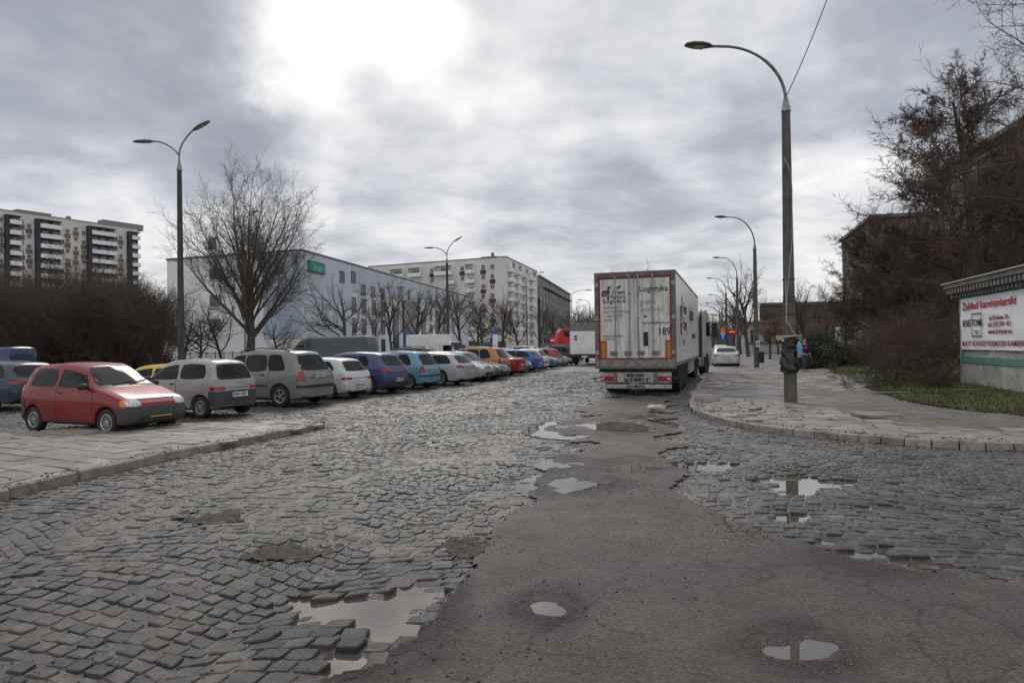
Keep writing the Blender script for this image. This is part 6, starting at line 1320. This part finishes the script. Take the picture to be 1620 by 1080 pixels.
# evergreen bushes: leaf clumps on stems
def leafbush(name, label, loc, rx, ry, rz_, n, mat, ls, grp, seed):
    rg = np.random.RandomState(seed); t = empty(name, loc, 0, label, 'bush', grp)
    c = rg.normal(0, 1, (40, 3)); c /= np.linalg.norm(c, axis=1)[:, None]; c *= rg.uniform(.35, .85, (40, 1)); c[:, 2] = np.abs(c[:, 2])
    k = rg.randint(0, 40, n); p = c[k] + rg.normal(0, .14, (n, 3)); p[:, 2] = np.abs(p[:, 2]); p *= np.array([rx, ry, rz_])
    a = rg.normal(0, 1, (n, 3)); a /= np.linalg.norm(a, axis=1)[:, None]; b = np.cross(a, rg.normal(0, 1, (n, 3))); b /= np.linalg.norm(b, axis=1)[:, None]
    s_ = ls * rg.uniform(.6, 1.3, (n, 1)); V = np.stack([p - a * s_, p + b * s_ * .45, p + a * s_, p - b * s_ * .45], 1).reshape(-1, 3)
    o = npmesh('foliage', V, [np.arange(n * 4).reshape(-1, 4)], mat); o.parent = t
    r_ = random.Random(seed); out = []
    for i in range(14): q = Vector(c[i] * np.array([rx, ry, rz_]) * .9); out.append((Vector((0, 0, 0)), .03, q * .5 + Vector((0, 0, .1)), .02, 0)); out.append((q * .5 + Vector((0, 0, .1)), .02, q, .008, 0))
    o = segmesh('stems', out, BARK, 5); o.parent = t
LEAF = M('dark_leaf', (.022, .038, .018), .6, c2=(.04, .055, .025), scale=3, island=.4); LEAFB = M('russet_leaf', (.075, .04, .025), .7, island=.4)
for i, (px, Y_, rx, rz_, lb, mt) in enumerate(((1288, 40, 1.5, 1.9, 'rounded dark evergreen bush behind the nearest lamp', LEAF), (1320, 42, 1.8, 1.9, 'broad dark evergreen bush at the left end of the lawn', LEAF), (1268, 39, .8, 1.0, 'low russet bush beside the evergreen', LEAFB), (1355, 46, 2.2, 1.6, 'low spreading evergreen bush at the back of the lawn', LEAF), (1300, 45, 1.5, 2.6, 'taller evergreen bush behind the rounded one', LEAF))):
    leafbush('evergreen_bush', lb, tuple(AT(px, 560, Y_).xy) + (0,), rx, rx * .8, rz_, 16000, mt, .06, 'bushes at the edge of the lawn', 70 + i)
undergrowth()
# ------------------------------------------------------------------ lawn and litter
GRN_, *_ = ground_mat('lawn_soil', [(.055, .065, .028), (.035, .032, .02), (.075, .09, .035)], [1, .6, 3], (.7, .9), (60, .3), .8, 20, bdist=.05)
X, Y = grid(9, 52, 9, 62, .3); gridmesh('lawn', X, Y, .12 + .10 * fbm(X * .5, Y * .5, 80) + .03 * fbm(X * 3, Y * 3, 81), GRN_, distpoly(X, Y, GRASSR) > -.15)
def blades(name, n, region, zf, mat, hmin, hmax, seed, label):
    rg = np.random.RandomState(seed); x0, x1, y0, y1 = region[0]; x = rg.uniform(x0, x1, n * 3); y = y0 + (y1 - y0) * rg.uniform(0, 1, n * 3) ** 1.6
    k = region[1](x, y); x, y = x[k][:n], y[k][:n]; m = len(x); h = rg.uniform(hmin, hmax, m); a = rg.uniform(0, 2 * PI, m); w = .006 + y * .0004
    z = zf(x, y); lx, ly = rg.normal(0, .5, m) * h, rg.normal(0, .5, m) * h
    V = np.stack([np.stack([x - np.cos(a) * w, y - np.sin(a) * w, z - .01], 1), np.stack([x + np.cos(a) * w, y + np.sin(a) * w, z - .01], 1), np.stack([x + lx, y + ly, z + h], 1)], 1).reshape(-1, 3)
    o = npmesh(name, V, [np.arange(m * 3).reshape(-1, 3)], mat); tag(o, label, 'grass', kind='stuff')
GRB = M('grass_blade', (.11, .16, .04), .7, island=.45, c2=(.13, .11, .05), scale=.7, contrast=(.45, .6))
blades('grass', 60000, ((9, 34, 10, 46), lambda x, y: (distpoly(x, y, GRASSR) + .5 * fbm(x * 1.5, y * 1.5, 88) > .05) & (fbm(x * .9, y * .9, 89) > -.13) & (np.abs(x) < .85 * y)), lambda x, y: .12 + .10 * fbm(x * .5, y * .5, 80), GRB, .03, .12, 5, 'short patchy green grass on the verge before the grey hut')
blades('dead_grass', 30000, ((9, 22, 10, 26), lambda x, y: (distpoly(x, y, GRASSR) > -.12) & (distpoly(x, y, GRASSR) < 2.4) & (np.abs(x) < .85 * y)), lambda x, y: .11 + .08 * fbm(x * .5, y * .5, 80), M('dead_leaf', (.06, .045, .028), .85, island=.5), .02, .07, 6, 'dead leaves and withered grass along the edge of the lawn')
sheet('left_lawn', [(-60, 26), (-14.5, 21), (-11, 29), (-16, 44), (-70, 44)], -.05, GRN_); sheet('thicket_floor', [(-90, 44), (-26, 44), (-30, 75), (-120, 75)], -.045, M_dirt)
def lumps(name, n, fn, mat, rmin, rmax, seed, label, cat):
    rg = np.random.RandomState(seed); x, y = fn(rg, n); m = len(x); r = rg.uniform(rmin, rmax, m) ; on = aspd(x, y) > .05
    z = np.where(on, HA(x, y), HC(x, y) + .008)
    ico = np.array([(0, 0, 1), (.9, 0, .2), (0, .9, .2), (-.9, 0, .2), (0, -.9, .2), (0, 0, -.5)]); fc = np.array([(0, 1, 2), (0, 2, 3), (0, 3, 4), (0, 4, 1), (5, 2, 1), (5, 3, 2), (5, 4, 3), (5, 1, 4)])
    V = ico[None] * r[:, None, None] * rg.uniform(.6, 1.3, (m, 6, 1)); an = rg.uniform(0, 6.28, m); c, s_ = np.cos(an)[:, None], np.sin(an)[:, None]
    V = np.stack([V[..., 0] * c - V[..., 1] * s_ + x[:, None], V[..., 0] * s_ + V[..., 1] * c + y[:, None], V[..., 2] * .7 + z[:, None]], -1).reshape(-1, 3)
    Fc = (np.arange(m)[:, None, None] * 6 + fc[None]).reshape(-1, 3); tag(npmesh(name, V, [Fc], mat), label, cat, kind='stuff')
def sc1(rg, n):
    y = 2.3 + 14 * rg.uniform(0, 1, n * 4) ** 2; x = rg.uniform(-.8, .8, n * 4) * y; k = ~inL(x, y, -.1) & ~inR(x, y, -.1) & ((fbm(x * .9, y * .9, 95) > .03) | (np.abs(aspd(x, y)) < .12)); return x[k][:n], y[k][:n]
lumps('grit', 2600, sc1, M('grit_dark', (.045, .04, .036), .8, island=.6), .004, .013, 1, 'loose dark grit scattered over the worn road', 'grit')
def sc2(rg, n):
    xs, ys = [], []
    for px, py, a in ((462, 872, .45), (735, 862, .45), (1000, 775, .8), (640, 830, .4), (1180, 838, .4)):
        c = G(px, py); xs.append(rg.normal(c.x, a * .5, n // 5)); ys.append(rg.normal(c.y, a * .6, n // 5))
    return np.concatenate(xs), np.concatenate(ys)
lumps('rubble', 1300, sc2, M('rubble_dark', (.07, .06, .05), .85, island=.6), .004, .014, 2, 'crumbled asphalt rubble gathered in broken patches of the setts', 'rubble')
def sc4(rg, n):
    xs, ys = [], []
    for line, m in ((LKERB[2:], n // 3), (RKERB[1:-2], n // 2), (GRASSR[:7], n // 3)):
        pts = np.array([tuple(p) for p in line]); k = rg.randint(0, len(pts) - 1, m); t = rg.uniform(0, 1, m)[:, None]; p = pts[k] * (1 - t) + pts[k + 1] * t + rg.normal(0, .16, (m, 2)); xs.append(p[:, 0]); ys.append(p[:, 1])
    return np.concatenate(xs), np.concatenate(ys)
_A = HA, HC, aspd
def _pz(x, y): return np.where(inL(x, y, .02) | inR(x, y, .02), .125, HC0(x, y))
HC0 = HC; HC = _pz; lumps('leaf_litter', 1500, sc4, M('litter_brown', (.06, .042, .028), .85, island=.6), .008, .024, 7, 'dead leaves and dirt gathered in the gutters and along the lawn edge', 'leaf litter'); HC = HC0
def sc3(rg, n):
    y = 2.3 + 6 * rg.uniform(0, 1, n * 4) ** 1.5; x = rg.uniform(-.3, .8, n * 4) * y; k = aspd(x, y) > .15; return x[k][:n], y[k][:n]
lumps('chippings', 9000, sc3, M('chipping', (.15, .125, .11), .7, island=.5), .003, .0065, 3, 'fine stone chippings bedded in the worn asphalt', 'gravel')
# ------------------------------------------------------------------ bags on the lamp, wires, person, signs, fence
lp = A1.location
BAG = M('bin_bag', (.008, .008, .009), .28, c2=(.02, .02, .022), scale=6, bump=.9, bscale=9, spec=.5)
def lump_mesh(name, prof, mat, seed, label, cat, rx=1., ry=1., off=(0, 0)):
    mb = MB(); n = 26; vs = []; rg = random.Random(seed); m = len(prof) * 3
    for i in range(m):
        t = i / (m - 1) * (len(prof) - 1); a = min(int(t), len(prof) - 2); f = t - a; r = prof[a][1] * (1 - f) + prof[a + 1][1] * f; z = prof[a][0] * (1 - f) + prof[a + 1][0] * f
        for k in range(n):
            an = 2 * PI * k / n; rr = r * (1 + .22 * math.sin(an * 3 + i * .55 + seed) * math.sin(i * .7 + seed) + .10 * math.sin(an * 7 + i * 1.3) + rg.uniform(-.07, .07))
            vs.append((lp.x + off[0] + rr * math.cos(an) * rx, lp.y + off[1] + rr * math.sin(an) * ry, z + rg.uniform(-.012, .012)))
    fs = [(i * n + k, i * n + (k + 1) % n, (i + 1) * n + (k + 1) % n, (i + 1) * n + k) for i in range(m - 1) for k in range(n)] + [tuple(range(n - 1, -1, -1)), tuple((m - 1) * n + k for k in range(n))]
    mb.add(vs, fs); return tag(mb.build(name, mat, None, 70), label, cat)
LZp = lambda py: AT(1250, py, lp.y).z
lump_mesh('bin_bag', [(LZp(590), .165), (LZp(585), .225), (LZp(574), .215), (LZp(560), .185), (LZp(552), .175)], BAG, 2, 'lower bulging black bin bag wrapped round the foot of the nearest lamp', 'bin bag')
lump_mesh('bin_bag', [(LZp(555), .17), (LZp(548), .19), (LZp(541), .205), (LZp(536), .185), (LZp(533.5), .15)], BAG, 5, 'upper crumpled black bin bag tied round the nearest lamp under the strap', 'bin bag', off=(.02, 0))
lump_mesh('plastic_bag', [(LZp(566), .03), (LZp(560), .07), (LZp(548), .08), (LZp(541), .04)], M('plastic_pale', (.30, .42, .47), .35, c2=(.05, .25, .5), scale=9), 8, 'torn pale blue plastic bag hanging at the right side of the bin bags', 'plastic bag', off=(.17, -.16))
mb = MB(); z = LZp(532.5); mb.tube([(lp.x - .34, lp.y - .12, z - .02), (lp.x - .2, lp.y - .19, z), (lp.x + .02, lp.y - .2, z + .02), (lp.x + .17, lp.y - .13, z + .02)], .028, 8); mb.box((lp.x - .31, lp.y - .14, z - .02), (.16, .09, .12)); tag(mb.build('clamp_strap', M('strap_beige', (.38, .34, .25), .6, c2=(.2, .18, .13), scale=8)), 'beige clamp strap around the nearest lamp above the bin bags', 'strap')
def cable(name, pts, r, mat, label):
    mb = MB(); mb.tube(pts, r, 5); tag(mb.build(name, mat), label, 'cable')
CB = M('cable_grey', (.36, .36, .36), .6); CBD = M('cable_dark', (.06, .05, .05), .7)
def onp(px, py, dx=0., dy=-.17): q = AT(px, py, lp.y); return (q.x + dx, lp.y + dy, q.z)
cable('pole_cable', [onp(1236, 252), onp(1241, 262, 0, -.19), onp(1247, 278, 0, -.16), onp(1249, 300), onp(1249, 380, 0, -.17), onp(1240, 470, 0, -.2), onp(1239, 505, 0, -.2), onp(1247, 522, 0, -.22), onp(1256, 533, 0, -.2)], .009, CB, 'thin pale cable winding down the nearest lamp')
cable('pole_cable', [onp(1239, 440, 0, -.16), onp(1238.5, 480, 0, -.2), onp(1239, 512, 0, -.2)], .008, CB, 'short loose pale cable on the left side of the nearest lamp')
a = Vector(onp(1244, 152, 0, 0)); b = AT(1330, -60, lp.y - 3); cable('overhead_wire', [a.lerp(b, t) - Vector((0, 0, .5 * t * (1 - t))) for t in np.linspace(0, 1, 12)], .011, CBD, 'thin overhead wire rising from the top of the nearest lamp')
mb = MB()
for py in (442, 470, 476, 497): q = onp(1249, py, 0, 0); mb.tube([(lp.x - .0, lp.y, q[2] - .02), (lp.x, lp.y, q[2] + .02)], .150 + (py - 440) * .0001, 14)
mb.build('pole_band', M('band_dark', (.05, .048, .045), .7), A1).matrix_parent_inverse = A1.matrix_world.inverted(); 
for o in A1.children:
    if o.name.startswith('pole_band'): o.location = (-lp.x, -lp.y, -lp.z)
# notice on the second lamp
g = G(1197, 583.5); n0 = AT(1197, 544, g.y); mb = MB(); mb.bev((n0.x - .12, g.y - .22, n0.z - .19), (n0.x + .12, g.y - .18, n0.z + .19), .01, 0); mb.b2((n0.x - .09, g.y - .232, n0.z - .06), (n0.x + .09, g.y - .22, n0.z + .08), 1)
tag(mb.build('notice', [M('notice_white', (.55, .62, .68), .5), M('notice_blue', (.05, .25, .5), .5)]), 'blue and white paper notice fixed to the second right-hand lamp', 'notice')
g2_ = G(1197, 583.5); mb = MB(); q = AT(1202, 565, g.y); mb.bev((q.x - .02, g.y - .14, q.z - .35), (q.x + .24, g.y + .14, q.z + .35), .02); tag(mb.build('junction_box', TRIM()), 'small black box on the right side of the second lamp', 'box')
# road signs
def sign_post(name, label, px, Y_, items, zt):
    p = AT(px, 555, Y_); t = empty(name, (p.x, Y_, 0), -R(6), label, 'road sign', 'road signs')
    mb = MB(); mb.tube([(0, 0, -.1), (0, 0, zt)], .035, 8); mb.build('post', STL(), t)
    for kind, z, r in items:
        mb = MB()
        if kind == 'noentry':
            mb.lathe([(.001, -.06), (r, -.06), (r, -.045), (.001, -.045)], 28, 0, None, 'y'); o = mb.build('sign_plate', M('sign_red', (.55, .02, .02), .45), t)
            mb = MB(); mb.box((0, -.066, 0), (r * 1.4, .008, r * .36)); w_ = mb.build('bar', M('sign_white', (.7, .7, .7), .5), o); o.location = (0, 0, z)
        elif kind == 'ban':
            mb.lathe([(.001, -.06), (r, -.06), (r, -.045), (.001, -.045)], 28, 0, None, 'y'); o = mb.build('sign_plate', MATS['sign_red'], t); o.location = (0, 0, z)
            mb = MB(); mb.lathe([(.001, -.066), (r * .72, -.066), (r * .72, -.06)], 24, 0, None, 'y'); mb.build('inner_disc', MATS['sign_white'], o); mb = MB(); mb.box((-.06, -.07, 0), (.08, .006, .25)); mb.box((.08, -.07, 0), (.08, .006, .25)); mb.build('symbol', BLK(), o)
        elif kind == 'blue':
            mb.bev((-r, -.06, -r), (r, -.045, r), .004); o = mb.build('sign_plate', M('sign_blue', (.02, .10, .45), .45), t); o.location = (0, 0, z)
            mb = MB(); mb.box((0, -.064, -.08), (.1, .006, r * 1.0)); mb.add([(-.16, -.067, .1), (.16, -.067, .1), (0, -.067, .34)], [(0, 1, 2)]); mb.build('arrow', MATS['sign_white'], o)
        elif kind == 'warn':
            mb.add([(-r, -.05, -r * .6), (r, -.05, -r * .6), (0, -.05, r), (-r, -.035, -r * .6), (r, -.035, -r * .6), (0, -.035, r)], [(0, 1, 2), (5, 4, 3), (0, 3, 4, 1), (1, 4, 5, 2), (2, 5, 3, 0)]); o = mb.build('sign_plate', MATS['sign_red'], t); o.location = (0, 0, z)
            mb = MB(); k = .68; mb.add([(-r * k, -.055, -r * .6 * k), (r * k, -.055, -r * .6 * k), (0, -.055, r * k)], [(0, 1, 2)]); mb.build('inner_triangle', M('sign_yellow', (.7, .42, .02), .5), o)
sign_post('no_entry_sign', 'round red no entry sign on a pole behind the parked cars', 877, 82, [('noentry', AT(877, 538, 82).z, .58)], AT(877, 533, 82).z)
sign_post('road_sign', 'signpost with yellow triangle, round ban and blue arrow sign beyond the lorry cab', 1144, 85, [('warn', AT(1144, 521, 85).z, .50), ('ban', AT(1144, 526.5, 85).z - .05, .38), ('blue', AT(1144, 533, 85).z, .42)], AT(1144, 516, 85).z)
p = AT(1158, 525, 95); mb = MB(); mb.bev((p.x - .38, 94.9, p.z - .10), (p.x + .38, 95.1, p.z + .10), .02); tag(mb.build('lit_sign', M('lit_red', (.9, .03, .02), .4, emit=1.2)), 'small glowing red sign far behind the third right-hand lamp', 'sign')
p = AT(1326, 525, 60); t = empty('information_board', (p.x, 60, 0), 0, 'narrow white and red board standing by the evergreen bushes', 'sign'); mb = MB(); mb.bev((-.2, -.03, 1.2), (.2, .03, 2.9), .01); mb.build('panel', M('sign_white'), t); mb = MB(); mb.box((0, -.04, 2.2), (.2, .01, .22)); mb.build('print', REDT(), t)
# blue fence by the office
fa_, fb_ = AT(288, 560, 72), AT(395, 560, 70); t = empty('metal_fence', (0, 0, 0), 0, 'low blue-grey railing fence below the big bare tree', 'fence'); FM = M('fence_blue', (.06, .075, .13), .6)
for k in range(9): q = fa_.lerp(fb_, k / 8); mb = MB(); mb.tube([(q.x, q.y, -.1), (q.x, q.y, 1.5)], .045, 6); mb.build('post', FM, t)
for k in range(8):
    a, b = fa_.lerp(fb_, k / 8), fa_.lerp(fb_, (k + 1) / 8); mb = MB()
    for z in (.25, 1.35): mb.tube([(a.x, a.y, z), (b.x, b.y, z)], .025, 5)
    for i in range(1, 9): q = a.lerp(b, i / 9); mb.tube([(q.x, q.y, .25), (q.x, q.y, 1.35)], .012, 4)
    mb.build('railing_panel', FM, t)
# banner flag, fountain stone, low wall across the street end
p = AT(779, 545, 78); t = empty('flag_banner', (p.x, 78, 0), 0, 'tall narrow white banner with blue tip behind the orange car', 'banner'); mb = MB(); mb.tube([(0, 0, 0), (0, 0, 3.9)], .03, 6); mb.build('post', STL(), t); mb = MB(); mb.bev((.04, -.01, .9), (.62, .02, 3.0), .006, 0); mb.add([(.04, 0, 3.02), (.62, 0, 3.02), (.33, 0, 3.9)], [(0, 1, 2)], 1); mb.build('cloth', [M('sign_white'), MATS['sign_blue']], t)
# scraps
for px, py, r, lb in ((1037, 652, .17, 'pale crumpled scrap on the road behind the lorry'), (1110, 601, .12, 'white crumpled bag on the kerb beside the lorry')):
    g = G(px, py); rg = random.Random(px); mb = MB(); vs = []
    for i in range(6):
        for k in range(10): an = 2 * PI * k / 10; e_ = i / 5 * PI; rr = r * math.sin(e_) * rg.uniform(.7, 1.25); vs.append((g.x + rr * math.cos(an) * 1.3, g.y + rr * math.sin(an), .05 + r * .45 * (1 - math.cos(e_)) * rg.uniform(.8, 1.1)))
    mb.add(vs, [(i * 10 + k, i * 10 + (k + 1) % 10, (i + 1) * 10 + (k + 1) % 10, (i + 1) * 10 + k) for i in range(5) for k in range(10)]); tag(mb.build('plastic_scrap', M('scrap', (.38, .34, .28), .6), None), lb, 'litter')
# broken slabs on the right pavement
for px, py, rz_, sx_, sy_, tl, lb in ((1385, 657, .15, .8, .5, .05, 'raised loose paving slab before the verge'), (1195, 648, .8, .5, .12, .04, 'broken kerb fragment left of the nearest lamp'), (1410, 622, -.1, 1.0, .1, .03, 'dark plank lying at the edge of the lawn'), (1530, 618, -.1, .7, .12, .03, 'pale board lying on the grass by the hut wall')):
    g = G(px, py, .13); mb = MB(); mb.box((0, 0, 0), (sx_, sy_, .05), 0, Matrix.Rotation(tl, 3, 'X')); o = mb.build('loose_slab', M_slab, None, loc=(g.x, g.y, .15), rz=rz_); tag(o, lb, 'slab')
# ------------------------------------------------------------------ person walking behind the lamp
def skinned(name, nodes, edges, mat, parent, lv=2):
    me = bpy.data.meshes.new(name); me.from_pydata([n[0] for n in nodes], edges, []); o = link_mesh(name, me, parent)
    md = o.modifiers.new('skin', 'SKIN'); md.use_smooth_shade = True
    for i, n in enumerate(nodes):
        r = n[1]; me.skin_vertices[0].data[i].radius = (r, r) if isinstance(r, (int, float)) else r; me.skin_vertices[0].data[i].use_root = (i == 0)
    s2 = o.modifiers.new('sub', 'SUBSURF'); s2.levels = lv; s2.render_levels = lv
    bpy.context.view_layer.update(); m2_ = bpy.data.meshes.new_from_object(o.evaluated_get(bpy.context.evaluated_depsgraph_get())); o.modifiers.clear(); o.data = m2_; m2_.name = name
    m2_.materials.clear(); m2_.materials.append(mat); m2_.polygons.foreach_set('use_smooth', [True] * len(m2_.polygons)); return o
g = G(1273, 589.5)
ps = empty('person', (g.x, g.y, .06), R(-160), 'person in navy jacket with red band and blue jeans behind the nearest lamp', 'person')
body = skinned('body', [((0, 0, .93), (.13, .11)), ((0, 0, 1.15), (.14, .10)), ((0, 0, 1.38), (.17, .11)), ((0, 0, 1.50), .065), ((0, .01, 1.57), .06), ((0, .02, 1.66), (.082, .1)), ((0, .015, 1.74), (.07, .08)),
    ((.19, 0, 1.42), .06), ((.24, -.04, 1.15), .045), ((.25, .08, .93), .035), ((.25, .12, .85), .035), ((-.19, 0, 1.42), .06), ((-.24, .02, 1.15), .045), ((-.25, .12, .95), .035), ((-.25, .17, .87), .035),
    ((.09, 0, .86), .095), ((.10, .10, .48), .065), ((.10, .02, .10), .045), ((.10, .14, .04), .035), ((-.09, 0, .86), .095), ((-.10, -.03, .48), .065), ((-.10, -.22, .13), .045), ((-.10, -.13, .04), .035)],
    [(0, 1), (1, 2), (2, 3), (3, 4), (4, 5), (5, 6), (2, 7), (7, 8), (8, 9), (9, 10), (2, 11), (11, 12), (12, 13), (13, 14), (0, 15), (15, 16), (16, 17), (17, 18), (0, 19), (19, 20), (20, 21), (21, 22)], M('skin_tone', (.36, .22, .16), .6), ps)
skinned('jacket', [((0, 0, .90), (.165, .14)), ((0, 0, 1.15), (.17, .13)), ((0, 0, 1.38), (.195, .135)), ((0, 0, 1.49), .09), ((.20, 0, 1.42), .08), ((.25, -.04, 1.15), .062), ((.26, .08, .94), .05), ((-.20, 0, 1.42), .08), ((-.25, .02, 1.15), .062), ((-.26, .12, .96), .05)], [(0, 1), (1, 2), (2, 3), (2, 4), (4, 5), (5, 6), (2, 7), (7, 8), (8, 9)], M('jacket_navy', (.012, .015, .035), .7, c2=(.02, .022, .04), scale=8), ps)
mb = MB(); 
for z0, z1, mi in ((1.22, 1.32, 0), (1.321, 1.36, 1)):
    mb.tube([(0, 0, z0), (0, 0, z1)], [.205, .212], 20, mi)
o = mb.build('jacket_band', [M('band_red', (.5, .03, .02), .7), M('band_blue', (.03, .08, .35), .7)], ps); o.scale = (1, .74, 1)
skinned('jeans', [((0, 0, .92), (.15, .125)), ((.09, 0, .84), .11), ((.10, .10, .48), .082), ((.10, .02, .12), .065), ((-.09, 0, .84), .11), ((-.10, -.03, .48), .082), ((-.10, -.21, .15), .065)], [(0, 1), (1, 2), (2, 3), (0, 4), (4, 5), (5, 6)], M('jeans', (.035, .06, .12), .8), ps)
skinned('hair', [((0, 0, 1.70), (.085, .10)), ((0, 0, 1.76), (.075, .085))], [(0, 1)], M('hair_dark', (.02, .015, .012), .7), ps)
for x in (.10, -.10): skinned('shoe', [((x, (.0 if x > 0 else -.24), .06), .05), ((x, (.16 if x > 0 else -.10), .045), .042)], [(0, 1)], TRIM(), ps, 1)
for s_ in (-1, 1):
    bx, by, bz = (.25 * s_, .12 if s_ > 0 else .17, .85)
    for k in range(4): skinned('finger', [((bx - .02 + .014 * k, by, bz - .01), .009), ((bx - .022 + .014 * k, by + .02, bz - .05), .008), ((bx - .022 + .014 * k, by + .01, bz - .08 + .004 * abs(k - 1)), .007)], [(0, 1), (1, 2)], MATS['skin_tone'], ps, 1)
    skinned('thumb', [((bx, by + .03, bz + .01), .01), ((bx - .01 * s_, by + .055, bz - .03), .009)], [(0, 1)], MATS['skin_tone'], ps, 1)
# papers in the red car
rc = red
mb = MB(); mb.box((.42, -.42, .965), (.20, .13, .012), 0, Matrix.Rotation(-.55, 3, 'Y')); mb.build('paper_slip', M('paper', (.62, .6, .66), .6), rc)
